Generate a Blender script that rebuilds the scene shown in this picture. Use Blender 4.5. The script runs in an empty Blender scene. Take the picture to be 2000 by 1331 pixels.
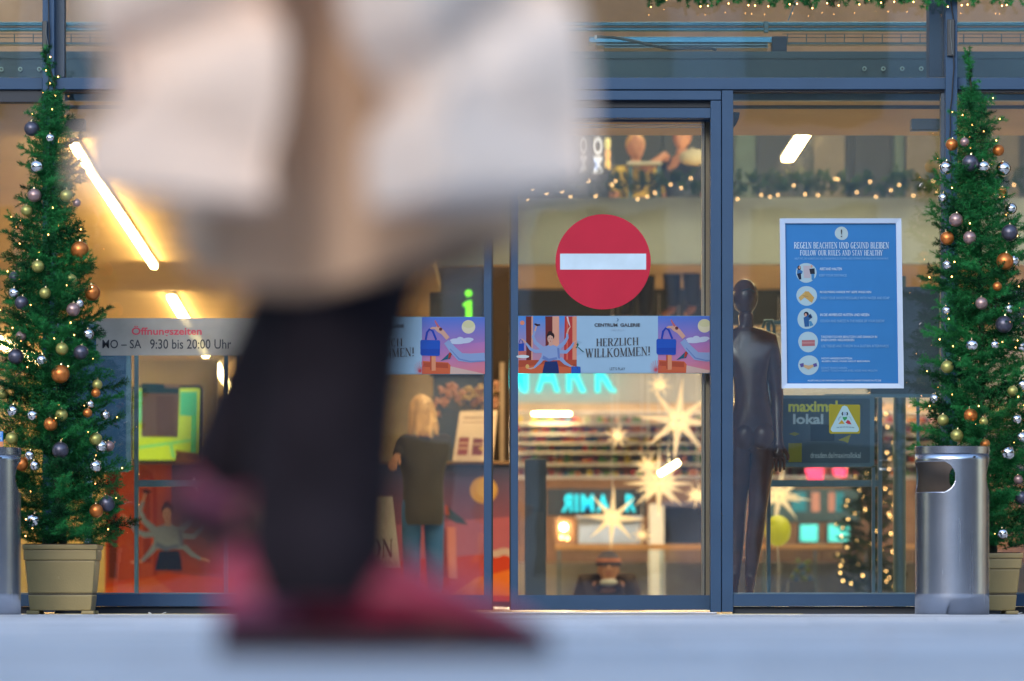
import bpy, bmesh, math, random
from mathutils import Vector, Matrix
from math import pi, sin, cos, radians
import numpy as np
random.seed(7)
R = random.Random(11)
scene = bpy.context.scene
COL = scene.collection

# ---------------------------------------------------------------- camera, sky, sun, exposure
H = 0.05            # the photographer's lens is just above the paving
F = 11111.0         # 200 mm lens, in pixels of the 2000 px wide photograph
D = 27.8            # distance of the glass front
cam_d = bpy.data.cameras.new('camera')
cam = bpy.data.objects.new('camera', cam_d)
COL.objects.link(cam)
scene.camera = cam
cam.location = (0, 0, H)
cam.rotation_euler = (radians(90), 0, 0)
cam_d.lens = 200.0
cam_d.sensor_width = 36.0
cam_d.shift_y = 0.2572
cam_d.clip_start = 0.1
cam_d.clip_end = 2000
cam_d.dof.use_dof = True
cam_d.dof.focus_distance = 27.55
cam_d.dof.aperture_fstop = 3.9
cam_d.dof.aperture_blades = 0

w = bpy.data.worlds.new('World')
scene.world = w
w.use_nodes = True
nt = w.node_tree
bg = nt.nodes['Background']
sky = nt.nodes.new('ShaderNodeTexSky')
sky.sky_type = 'NISHITA'
sky.sun_disc = False
sky.sun_elevation = radians(24)
sky.sun_rotation = radians(200)
sky.air_density = 1.3
sky.dust_density = 0.9
sky.ozone_density = 2.0
nt.links.new(sky.outputs[0], bg.inputs[0])
bg.inputs[1].default_value = 0.15

sd = bpy.data.lights.new('sun', 'SUN')
sd.energy = 0.5
sd.angle = radians(35)
sd.color = (1.0, 0.95, 0.90)
so = bpy.data.objects.new('sun', sd)
COL.objects.link(so)
# light comes from behind the camera, a little from its side
so.rotation_euler = (radians(66), 0, radians(-20))

vs = scene.view_settings
vs.view_transform = 'Standard'
vs.look = 'None'
vs.exposure = 1.5
vs.gamma = 1.0
vs.use_curve_mapping = False
scene.cycles.use_denoising = True
scene.cycles.max_bounces = 10
scene.cycles.transparent_max_bounces = 24
scene.cycles.transmission_bounces = 6
scene.cycles.glossy_bounces = 4
scene.cycles.diffuse_bounces = 4
scene.cycles.sample_clamp_indirect = 6.0
scene.cycles.caustics_reflective = False
scene.cycles.caustics_refractive = False

# ---------------------------------------------------------------- helpers
def P(px, py, Y):
    """pixel of the photograph at distance Y -> point in the place"""
    return Vector(((px - 1000.0) / F * Y, Y, H + (1180.0 - py) / F * Y))

def sl(c):
    out = []
    for v in c:
        v = v / 255.0
        out.append(v / 12.92 if v <= 0.04045 else ((v + 0.055) / 1.055) ** 2.4)
    return tuple(out)

MATS = {}
def mat(name, col=(128, 128, 128), rough=0.6, metal=0.0, vary=0.12, scale=6.0, bump=0.0, bscale=40.0,
        emit=None, estr=0.0, spec=0.5, stretch=None, lin=None, coat=0.0):
    """procedural principled material; colour given as display values or linear (lin)"""
    if name in MATS:
        return MATS[name]
    m = bpy.data.materials.new(name)
    m.use_nodes = True
    t = m.node_tree
    b = t.nodes['Principled BSDF']
    base = lin if lin else sl(col)
    tc = t.nodes.new('ShaderNodeTexCoord')
    src = tc.outputs['Object']
    if stretch:
        mp = t.nodes.new('ShaderNodeMapping')
        mp.inputs['Scale'].default_value = stretch
        t.links.new(src, mp.inputs[0])
        src = mp.outputs[0]
    n = t.nodes.new('ShaderNodeTexNoise')
    n.inputs['Scale'].default_value = scale
    n.inputs['Detail'].default_value = 5
    t.links.new(src, n.inputs['Vector'])
    r = t.nodes.new('ShaderNodeValToRGB')
    r.color_ramp.elements[0].position = 0.3
    r.color_ramp.elements[1].position = 0.7
    r.color_ramp.elements[0].color = tuple(max(0, c * (1 - vary)) for c in base) + (1,)
    r.color_ramp.elements[1].color = tuple(min(1, c * (1 + vary)) for c in base) + (1,)
    t.links.new(n.outputs['Fac'], r.inputs[0])
    t.links.new(r.outputs[0], b.inputs['Base Color'])
    b.inputs['Roughness'].default_value = rough
    b.inputs['Metallic'].default_value = metal
    b.inputs['Specular IOR Level'].default_value = spec
    b.inputs['Coat Weight'].default_value = coat
    if bump:
        n2 = t.nodes.new('ShaderNodeTexNoise')
        n2.inputs['Scale'].default_value = bscale
        n2.inputs['Detail'].default_value = 4
        t.links.new(src, n2.inputs['Vector'])
        bp = t.nodes.new('ShaderNodeBump')
        bp.inputs['Strength'].default_value = bump
        bp.inputs['Distance'].default_value = 0.01
        t.links.new(n2.outputs['Fac'], bp.inputs['Height'])
        t.links.new(bp.outputs[0], b.inputs['Normal'])
    if emit:
        b.inputs['Emission Color'].default_value = sl(emit) + (1,)
        b.inputs['Emission Strength'].default_value = estr
    MATS[name] = m
    return m

def glass(name, tint=(0.93, 0.97, 0.98), ior=1.5, rough=0.0, haze=0.0, hcol=(0.6, 0.65, 0.7)):
    if name in MATS:
        return MATS[name]
    m = bpy.data.materials.new(name)
    m.use_nodes = True
    t = m.node_tree
    t.nodes.remove(t.nodes['Principled BSDF'])
    out = t.nodes['Material Output']
    tr = t.nodes.new('ShaderNodeBsdfTransparent')
    tr.inputs[0].default_value = tint + (1,)
    gl = t.nodes.new('ShaderNodeBsdfGlossy')
    gl.inputs['Roughness'].default_value = rough
    fr = t.nodes.new('ShaderNodeFresnel')
    fr.inputs[0].default_value = ior
    # slow waviness of float glass
    tc = t.nodes.new('ShaderNodeTexCoord')
    n = t.nodes.new('ShaderNodeTexNoise')
    n.inputs['Scale'].default_value = 1.3
    bp = t.nodes.new('ShaderNodeBump')
    bp.inputs['Strength'].default_value = 0.06
    bp.inputs['Distance'].default_value = 0.02
    t.links.new(tc.outputs['Object'], n.inputs['Vector'])
    t.links.new(n.outputs['Fac'], bp.inputs['Height'])
    t.links.new(bp.outputs[0], gl.inputs['Normal'])
    mx = t.nodes.new('ShaderNodeMixShader')
    t.links.new(fr.outputs[0], mx.inputs[0])
    t.links.new(tr.outputs[0], mx.inputs[1])
    t.links.new(gl.outputs[0], mx.inputs[2])
    last = mx
    if haze:
        df = t.nodes.new('ShaderNodeBsdfDiffuse')
        df.inputs[0].default_value = hcol + (1,)
        n3 = t.nodes.new('ShaderNodeTexNoise')
        n3.inputs['Scale'].default_value = 2.0
        n3.inputs['Detail'].default_value = 6
        t.links.new(tc.outputs['Object'], n3.inputs['Vector'])
        ml = t.nodes.new('ShaderNodeMath')
        ml.operation = 'MULTIPLY'
        ml.inputs[1].default_value = haze * 2
        t.links.new(n3.outputs['Fac'], ml.inputs[0])
        m2 = t.nodes.new('ShaderNodeMixShader')
        t.links.new(ml.outputs[0], m2.inputs[0])
        t.links.new(mx.outputs[0], m2.inputs[1])
        t.links.new(df.outputs[0], m2.inputs[2])
        last = m2
    t.links.new(last.outputs[0], out.inputs[0])
    MATS[name] = m
    return m

def print_mat(name, rough=0.45, emit=0.0, alpha=1.0, depth=0.5):
    """printed film or paper: colour comes from the mesh's own colour attribute"""
    if name in MATS:
        return MATS[name]
    m = bpy.data.materials.new(name)
    m.use_nodes = True
    t = m.node_tree
    b = t.nodes['Principled BSDF']
    a = t.nodes.new('ShaderNodeVertexColor')
    a.layer_name = 'Col'
    n = t.nodes.new('ShaderNodeTexNoise')
    n.inputs['Scale'].default_value = 9
    mx = t.nodes.new('ShaderNodeMix')
    mx.data_type = 'RGBA'
    mx.blend_type = 'MULTIPLY'
    mx.inputs[0].default_value = 0.12
    tc = t.nodes.new('ShaderNodeTexCoord')
    t.links.new(tc.outputs['Object'], n.inputs['Vector'])
    t.links.new(a.outputs['Color'], mx.inputs[6])
    t.links.new(n.outputs['Fac'], mx.inputs[7])
    dm = t.nodes.new('ShaderNodeVectorMath'); dm.operation = 'SCALE'; dm.inputs['Scale'].default_value = depth
    t.links.new(mx.outputs[2], dm.inputs[0])
    t.links.new(dm.outputs[0], b.inputs['Base Color'])
    b.inputs['Roughness'].default_value = rough
    b.inputs['Specular IOR Level'].default_value = 0.12
    if emit:
        t.links.new(mx.outputs[2], b.inputs['Emission Color'])
        b.inputs['Emission Strength'].default_value = emit
    if alpha < 1:
        b.inputs['Alpha'].default_value = alpha
    MATS[name] = m
    return m

def tag(o, label=None, cat=None, group=None, kind=None):
    if label: o['label'] = label
    if cat: o['category'] = cat
    if group: o['group'] = group
    if kind: o['kind'] = kind
    return o

def thing(name, label, cat, loc=(0, 0, 0), group=None, rotz=0.0):
    o = bpy.data.objects.new(name, None)
    o.empty_display_size = 0.1
    COL.objects.link(o)
    o.location = loc
    o.rotation_euler = (0, 0, rotz)
    return tag(o, label, cat, group)

def wpos(o):
    v = Vector((0, 0, 0))
    while o is not None:
        v = v + o.location
        o = o.parent
    return v

class MB:
    """collects world-space geometry for ONE mesh object"""
    def __init__(s):
        s.v = []; s.f = []; s.c = []
        s.layer = 0
    def add(s, vs, fs, col=None):
        o = len(s.v)
        s.v += [tuple(v) for v in vs]
        for f in fs:
            s.f.append(tuple(i + o for i in f))
            s.c.append(col)
        return s
    def box(s, a, b):
        x0, x1 = sorted((a[0], b[0])); y0, y1 = sorted((a[1], b[1])); z0, z1 = sorted((a[2], b[2]))
        s.add([(x0, y0, z0), (x1, y0, z0), (x1, y1, z0), (x0, y1, z0), (x0, y0, z1), (x1, y0, z1), (x1, y1, z1), (x0, y1, z1)],
              [(0, 3, 2, 1), (4, 5, 6, 7), (0, 1, 5, 4), (1, 2, 6, 5), (2, 3, 7, 6), (3, 0, 4, 7)])
        return s
    def pbox(s, x0, y0, x1, y1, Y, depth):
        """box whose front face spans these pixels at distance Y"""
        a = P(x0, y0, Y); b = P(x1, y1, Y)
        return s.box((a.x, Y, a.z), (b.x, Y + depth, b.z))
    def tube(s, pts, r, n=8, cap=True):
        pts = [Vector(p) for p in pts]
        rr = r if isinstance(r, (list, tuple)) else [r] * len(pts)
        o = len(s.v)
        up = None
        for i, p in enumerate(pts):
            d = (pts[min(i + 1, len(pts) - 1)] - pts[max(i - 1, 0)]).normalized()
            if up is None:
                up = Vector((0, 0, 1)) if abs(d.z) < 0.9 else Vector((1, 0, 0))
            a = d.cross(up).normalized()
            b = a.cross(d).normalized()
            up = b
            for k in range(n):
                q = p + (a * cos(2 * pi * k / n) + b * sin(2 * pi * k / n)) * rr[i]
                s.v.append(tuple(q))
        for i in range(len(pts) - 1):
            for k in range(n):
                s.f.append((o + i * n + k, o + i * n + (k + 1) % n, o + (i + 1) * n + (k + 1) % n, o + (i + 1) * n + k)); s.c.append(None)
        if cap:
            s.f.append(tuple(o + k for k in range(n))); s.c.append(None)
            s.f.append(tuple(o + (len(pts) - 1) * n + k for k in reversed(range(n)))); s.c.append(None)
        return s
    def lathe(s, c, prof, n=32, cap=True):
        """profile of (radius, z) round the vertical through c"""
        o = len(s.v)
        for r, z in prof:
            for k in range(n):
                s.v.append((c[0] + r * cos(2 * pi * k / n), c[1] + r * sin(2 * pi * k / n), c[2] + z))
        for i in range(len(prof) - 1):
            for k in range(n):
                s.f.append((o + i * n + k, o + i * n + (k + 1) % n, o + (i + 1) * n + (k + 1) % n, o + (i + 1) * n + k)); s.c.append(None)
        if cap:
            s.f.append(tuple(o + k for k in reversed(range(n)))); s.c.append(None)
            s.f.append(tuple(o + (len(prof) - 1) * n + k for k in range(n))); s.c.append(None)
        return s
    def ball(s, c, r, nu=16, nv=10, sc=(1, 1, 1)):
        prof = [(max(1e-4, sin(pi * j / nv)), -cos(pi * j / nv)) for j in range(nv + 1)]
        o = len(s.v)
        for pr, pz in prof:
            for k in range(nu):
                s.v.append((c[0] + r * sc[0] * pr * cos(2 * pi * k / nu), c[1] + r * sc[1] * pr * sin(2 * pi * k / nu), c[2] + r * sc[2] * pz))
        for i in range(nv):
            for k in range(nu):
                s.f.append((o + i * nu + k, o + i * nu + (k + 1) % nu, o + (i + 1) * nu + (k + 1) % nu, o + (i + 1) * nu + k)); s.c.append(None)
        return s
    # ---- flat print, painted area by area, each ink film a hair above the last
    def ink(s, pts, Y, col, dy=None):
        """polygon in pixels on the plane Y; col display colour or a list, one per corner"""
        if dy is None:
            s.layer += 1
            dy = s.layer * 0.00006
        vs_ = [P(x, y, Y) for x, y in pts]
        vs_ = [(v.x, v.y - dy, v.z) for v in vs_]
        s.add(vs_, [tuple(range(len(vs_)))], col)
        return s
    def obj(s, name, m, parent=None, smooth=None, bevel=0.0, kind=None):
        base = wpos(parent) if parent is not None else Vector((0, 0, 0))
        me = bpy.data.meshes.new(name)
        me.from_pydata([(v[0] - base.x, v[1] - base.y, v[2] - base.z) for v in s.v], [], s.f)
        if any(c is not None for c in s.c):
            ca = me.color_attributes.new('Col', 'FLOAT_COLOR', 'CORNER')
            k = 0
            for fi, f in enumerate(s.f):
                c = s.c[fi] or (200, 200, 200)
                many = isinstance(c, list)
                for j in range(len(f)):
                    ca.data[k].color = sl(c[j] if many else c) + (1,)
                    k += 1
        me.materials.append(m)
        o = bpy.data.objects.new(name, me)
        COL.objects.link(o)
        o.parent = parent
        if smooth is not None:
            for p in me.polygons:
                p.use_smooth = True
            if smooth < 179:
                me.set_sharp_from_angle(angle=radians(smooth))
        if bevel:
            bv = o.modifiers.new('edge', 'BEVEL')
            bv.width = bevel; bv.segments = 2; bv.limit_method = 'ANGLE'; bv.angle_limit = radians(50)
            bv.harden_normals = False
        if kind: o['kind'] = kind
        return o

def struct(name, mb, m, **k):
    o = mb.obj(name, m, **k)
    o['kind'] = 'structure'
    return o

def skinned(name, verts, edges, radii, m, parent, sub=2, root=0, cut=None):
    """one continuous surface grown round a skeleton"""
    me = bpy.data.meshes.new('tmp')
    me.from_pydata([tuple(v) for v in verts], edges, [])
    o = bpy.data.objects.new('tmp', me)
    COL.objects.link(o)
    md = o.modifiers.new('skin', 'SKIN')
    md.use_smooth_shade = True
    sv = me.skin_vertices[0].data
    for i, r in enumerate(radii):
        sv[i].radius = (r, r) if not isinstance(r, tuple) else r
        sv[i].use_root = (i in root) if isinstance(root, tuple) else (i == root)
    sb = o.modifiers.new('sub', 'SUBSURF'); sb.levels = sub; sb.render_levels = sub
    dg = bpy.context.evaluated_depsgraph_get()
    dg.update()
    me2 = bpy.data.meshes.new_from_object(o.evaluated_get(dg))
    bpy.data.objects.remove(o)
    base = wpos(parent) if parent is not None else Vector((0, 0, 0))
    me2.transform(Matrix.Translation(-base))
    me2.name = name
    me2.materials.clear(); me2.materials.append(m)
    if cut is not None:
        bm = bmesh.new(); bm.from_mesh(me2)
        bmesh.ops.bisect_plane(bm, geom=bm.verts[:] + bm.edges[:] + bm.faces[:], plane_co=(0, 0, cut - base.z), plane_no=(0, 0, -1), clear_outer=True)
        bm.to_mesh(me2); bm.free()
    for p in me2.polygons: p.use_smooth = True
    r = bpy.data.objects.new(name, me2)
    COL.objects.link(r)
    r.parent = parent
    return r

def text_mesh(s, bold=0.0):
    cu = bpy.data.curves.new('tmp', 'FONT')
    cu.body = s
    cu.offset = bold
    cu.resolution_u = 3
    o = bpy.data.objects.new('tmp', cu)
    COL.objects.link(o)
    dg = bpy.context.evaluated_depsgraph_get(); dg.update()
    me = bpy.data.meshes.new_from_object(o.evaluated_get(dg))
    vs_ = [tuple(v.co)[:2] for v in me.vertices]
    fs = [tuple(p.vertices) for p in me.polygons]
    bpy.data.objects.remove(o); bpy.data.meshes.remove(me)
    return vs_, fs

def letter(s, x0, y0, x1, y1, Y, m, parent, name='lettering', bold=0.0, depth=0.0, shear=0.0, mirror=False, rot=False):
    """sans lettering fitted in a pixel box on the plane Y"""
    vs_, fs = text_mesh(s, bold)
    if not vs_: return None
    xs = [v[0] for v in vs_]; ys = [v[1] for v in vs_]
    ax, bx, ay, by = min(xs), max(xs), min(ys), max(ys)
    out = []
    for x, y in vs_:
        u = (x - ax) / (bx - ax); t = (y - ay) / (by - ay)
        if mirror: u = 1 - u
        if rot: u, t = t, 1 - u
        q = P(x0 + (x1 - x0) * u, y1 + (y0 - y1) * t + shear * u, Y)
        out.append(tuple(q))
    mb = MB()
    mb.add(out, fs)
    o = mb.obj(name, m, parent)
    if depth:
        sm = o.modifiers.new('depth', 'SOLIDIFY'); sm.thickness = depth; sm.offset = 0
    return o

# high-contrast serif capitals drawn as pen strokes: (polyline, nib) in a 1 x 1 cell
def arc(cx, cy, rx, ry, a0, a1, n=10):
    return [(cx + rx * cos(radians(a0 + (a1 - a0) * i / n)), cy + ry * sin(radians(a0 + (a1 - a0) * i / n))) for i in range(n + 1)]
SER = {
 'H': (.78, [([(.14, 0), (.14, 1)], 1), ([(.64, 0), (.64, 1)], 1), ([(.14, .5), (.64, .5)], 1)], [.14, .64], [.14, .64]),
 'E': (.62, [([(.14, 0), (.14, 1)], 1), ([(.14, .98), (.55, .98)], 1), ([(.14, .52), (.44, .52)], 1), ([(.14, .02), (.56, .02)], 1), ([(.55, .98), (.55, .8)], .3), ([(.57, .02), (.57, .22)], .3)], [.14], [.14]),
 'R': (.72, [([(.14, 0), (.14, 1)], 1), ([(.14, .98)] + arc(.36, .75, .2, .23, 90, -90) + [(.14, .52)], .9), ([(.38, .52), (.62, 0)], 1)], [.14, .64], [.14]),
 'Z': (.66, [([(.08, .98), (.56, .98)], 1), ([(.56, .98), (.08, .02)], .95), ([(.08, .02), (.58, .02)], 1), ([(.08, .98), (.08, .8)], .3), ([(.58, .02), (.58, .2)], .3)], [], []),
 'L': (.58, [([(.14, 0), (.14, 1)], 1), ([(.14, .02), (.52, .02)], 1), ([(.53, .02), (.53, .26)], .3)], [.14], [.14]),
 'I': (.30, [([(.15, 0), (.15, 1)], 1)], [.15], [.15]),
 'C': (.70, [(arc(.38, .5, .27, .49, 50, 310, 16), 1), ([(.58, .98), (.58, .75)], .3)], [], []),
 'W': (1.0, [([(.05, 1), (.27, 0)], 1), ([(.27, 0), (.48, 1)], .35), ([(.44, 1), (.66, 0)], 1), ([(.66, 0), (.88, 1)], .35)], [], [.05, .45, .88]),
 'K': (.76, [([(.14, 0), (.14, 1)], 1), ([(.6, 1), (.14, .42)], .35), ([(.28, .58), (.64, 0)], 1)], [.14, .66], [.14, .6]),
 'O': (.78, [(arc(.39, .5, .29, .49, 0, 360, 24), 1)], [], []),
 'M': (.94, [([(.12, 0), (.12, 1)], .35), ([(.12, 1), (.44, .05)], 1), ([(.44, .05), (.76, 1)], .35), ([(.78, 1), (.78, 0)], 1)], [.12, .78], [.1, .8]),
 'N': (.80, [([(.13, 0), (.13, 1)], .35), ([(.13, 1), (.66, 0)], 1), ([(.66, 0), (.66, 1)], .35)], [.13], [.1, .66]),
 '!': (.30, [([(.15, .3), (.15, 1)], 1), ([(.15, 0), (.15, .11)], 1)], [], []),
 'G': (.76, [(arc(.38, .5, .27, .49, 50, 320, 16), 1), ([(.62, 0.05), (.62, .42)], 1), ([(.46, .43), (.72, .43)], 1)], [], []),
 'B': (.68, [([(.14, 0), (.14, 1)], 1), ([(.14, .98)] + arc(.34, .76, .19, .22, 90, -90) + [(.14, .54)], .9), ([(.14, .54)] + arc(.36, .28, .23, .26, 90, -90) + [(.14, .02)], 1)], [.14], [.14]),
 'A': (.76, [([(.08, 0), (.36, 1)], .35), ([(.36, 1), (.64, 0)], 1), ([(.18, .34), (.54, .34)], 1)], [.08, .64], []),
 'T': (.66, [([(.33, 0), (.33, 1)], 1), ([(.06, .98), (.6, .98)], 1), ([(.06, .98), (.06, .8)], .3), ([(.6, .98), (.6, .8)], .3)], [.33], []),
 'U': (.74, [([(.14, 1)] + [(.14, .3)] + arc(.37, .3, .23, .29, 180, 360, 10) + [(.6, 1)], .8)], [], [.14, .6]),
 'D': (.76, [([(.14, 0), (.14, 1)], 1), ([(.14, .98), (.3, .98)] + arc(.34, .5, .31, .48, 90, -90, 12) + [(.3, .02), (.14, .02)], 1)], [.14], [.14]),
 'S': (.60, [(arc(.3, .75, .19, .24, 30, 240, 10) + arc(.3, .26, .21, .25, 80, -150, 10), .95)], [], []),
 'F': (.60, [([(.14, 0), (.14, 1)], 1), ([(.14, .98), (.54, .98)], 1), ([(.14, .52), (.42, .52)], 1), ([(.54, .98), (.54, .8)], .3)], [.14], [.14]),
 'Y': (.72, [([(.06, 1), (.34, .46)], 1), ([(.34, .46), (.62, 1)], .35), ([(.34, 0), (.34, .48)], 1)], [.34], [.06, .62]),
}
def serif(s, x0, y0, x1, y1, Y, m, parent, name='lettering', slope=0.0, nib=.17, thin=.045, curve=0.0):
    tot = sum(SER[c][0] if c in SER else .35 for c in s) + .06 * (len(s) - 1)
    sx = (x1 - x0) / tot; h = y1 - y0
    mb = MB(); cur = 0.0
    def quad(a, b, c, d):
        mb.layer += 1
        pts = []
        for u, t in (a, b, c, d):
            U = (cur + u) / tot
            yy = y1 - h * t + slope * U + curve * (4 * U * (1 - U))
            pts.append((x0 + sx * (cur + u), yy))
        v = [P(x, y, Y) for x, y in pts]
        mb.add([(q.x, q.y - mb.layer % 7 * 0.00005, q.z) for q in v], [(0, 1, 2, 3)])
    for c in s:
        if c not in SER:
            cur += .41; continue
        wd, strokes, feet, heads = SER[c]
        for line, k in strokes:
            n = nib * k
            for (ax, ay), (bx, by) in zip(line, line[1:]):
                if abs(by - ay) > 0.02 or abs(bx - ax) < abs(by - ay):
                    quad((ax - n / 2, ay), (ax + n / 2, ay), (bx + n / 2, by), (bx - n / 2, by))
                if abs(bx - ax) > abs(by - ay) * .6:
                    quad((ax, ay - thin / 2), (bx, by - thin / 2), (bx, by + thin / 2), (ax, ay + thin / 2))
        for f in feet:
            quad((f - .13, 0), (f + .13, 0), (f + .13, thin), (f - .13, thin))
        for f in heads:
            quad((f - .13, 1 - thin), (f + .13, 1 - thin), (f + .13, 1), (f - .13, 1))
        cur += wd + .06
    return mb.obj(name, m, parent)

def ell(cx, cy, rx, ry, n=28, wob=0.0, seed=1):
    q = random.Random(seed)
    ph = q.random() * 6
    return [(cx + rx * (1 + wob * sin(2 * a + ph) + wob * .6 * sin(3 * a + ph * 2)) * cos(a), cy + ry * (1 + wob * sin(2 * a + ph) + wob * .6 * sin(3 * a + ph * 2)) * sin(a)) for a in [2 * pi * i / n for i in range(n)]]

def band(pts, wds):
    """outline of a limb-like strip along pts with widths"""
    L = []; Rr = []
    for i, (x, y) in enumerate(pts):
        x0, y0 = pts[max(0, i - 1)]; x1, y1 = pts[min(len(pts) - 1, i + 1)]
        dx, dy = x1 - x0, y1 - y0
        l = math.hypot(dx, dy) or 1
        nx, ny = -dy / l, dx / l
        wv = (wds[i] if isinstance(wds, (list, tuple)) else wds) / 2
        L.append((x + nx * wv, y + ny * wv)); Rr.append((x - nx * wv, y - ny * wv))
    return L + Rr[::-1]
# ---------------------------------------------------------------- materials of the setting
M_FRAME = mat('powder_coated_frame', lin=(.024, .060, .122), rough=.5, spec=.25, vary=.08, scale=3, bump=.05, bscale=300)
M_FRAMED = mat('dark_frame_recess', lin=(.012, .018, .03), rough=.6, vary=.1)
M_GLASS = glass('float_glass', ior=1.82, haze=.01)
M_GLASS_IN = glass('inner_glass', ior=1.4)
M_GASKET = mat('rubber_gasket', lin=(.01, .011, .013), rough=.7)
M_CEIL = mat('warm_painted_ceiling', lin=(.60, .42, .20), rough=.75, vary=.06, scale=1.5, bump=.05)
M_PLAST = mat('light_plaster', lin=(.52, .47, .38), rough=.85, vary=.08, scale=2)
M_OLIVE = mat('olive_wall_paint', lin=(.36, .30, .14), rough=.8, vary=.1, scale=1.2)
M_FLOORI = mat('polished_stone_floor', lin=(.42, .38, .32), rough=.3, vary=.15, scale=3)
M_STEEL = mat('brushed_teal_steel', lin=(.10, .20, .26), rough=.35, metal=.6, vary=.1)
M_PIPE = mat('galvanised_pipe', lin=(.10, .34, .55), rough=.25, metal=.7, vary=.06)
M_WHITE = mat('white_lacquer', lin=(.75, .77, .80), rough=.35, vary=.03)
M_DARK = mat('dark_lacquer', lin=(.02, .026, .034), rough=.4, vary=.15)

# ---------------------------------------------------------------- ground
def paving():
    base = MB().add([(-60, -60, -.012), (60, -60, -.012), (60, D + .4, -.012), (-60, D + .4, -.012)], [(0, 1, 2, 3)])
    mb = MB(); mb.add([(-60, -60, -.012), (60, -60, -.012), (60, D + .06, -.012), (-60, D + .06, -.012)], [(0, 1, 2, 3)])
    m = bpy.data.materials.new('paving_bed'); m.use_nodes = True
    t = m.node_tree; b = t.nodes['Principled BSDF']
    tc = t.nodes.new('ShaderNodeTexCoord'); br = t.nodes.new('ShaderNodeTexBrick')
    br.offset = .5; br.inputs['Scale'].default_value = 1
    br.inputs['Brick Width'].default_value = 1.2; br.inputs['Row Height'].default_value = .8
    br.inputs['Mortar Size'].default_value = .008
    br.inputs['Color1'].default_value = (.33, .35, .38, 1); br.inputs['Color2'].default_value = (.28, .29, .31, 1)
    br.inputs['Mortar'].default_value = (.08, .08, .085, 1)
    t.links.new(tc.outputs['Object'], br.inputs['Vector']); t.links.new(br.outputs[0], b.inputs['Base Color'])
    b.inputs['Roughness'].default_value = .7
    g = struct('paving', mb, m)
    ms = [mat('paving_slab_a', lin=(.41, .43, .47), rough=.62, vary=.26, scale=1.4, bump=.2, bscale=60),
          mat('paving_slab_b', lin=(.51, .53, .58), rough=.6, vary=.22, scale=1.8, bump=.2, bscale=60),
          mat('paving_slab_c', lin=(.32, .335, .37), rough=.66, vary=.26, scale=1.6, bump=.2, bscale=60)]
    W, L, gap = 1.2, .8, .012
    meshes = []
    for i, mm in enumerate(ms):
        s = MB(); s.box((gap / 2, gap / 2, -.03), (W - gap / 2, L - gap / 2, .0))
        o = s.obj('slab', mm, g, bevel=0)
        meshes.append(o.data); bpy.data.objects.remove(o)
    q = random.Random(3)
    y = D + .05 - L; row = 0
    while y > 2.2:
        half = .09 * (y + L) + .55
        off = (row % 2) * W / 2 + .22
        k0 = int(math.floor((-half - off) / W)); k1 = int(math.ceil((half - off) / W))
        for k in range(k0, k1):
            c = bpy.data.objects.new('slab', meshes[q.choice([0, 0, 1, 1, 2])])
            COL.objects.link(c); c.parent = g
            c.location = (k * W + off, y, q.uniform(-.0012, .0012))
        y -= L; row += 1
    # steel threshold rail of the sliding doors
    th = MB(); th.pbox(560, 1196.5, 1400, 1199.6, D - .04, .12)
    struct('threshold', th, mat('threshold_steel', lin=(.6, .62, .66), rough=.3, metal=1), bevel=.003)
    c = MB()
    c.add([(-60, D + .06, -.006), (60, D + .06, -.006), (60, D + .45, -.006), (-60, D + .45, -.006)], [(0, 1, 2, 3)])
    struct('threshold_floor', c, mat('threshold_mat', lin=(.05, .05, .055), rough=.9))
paving()

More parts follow.
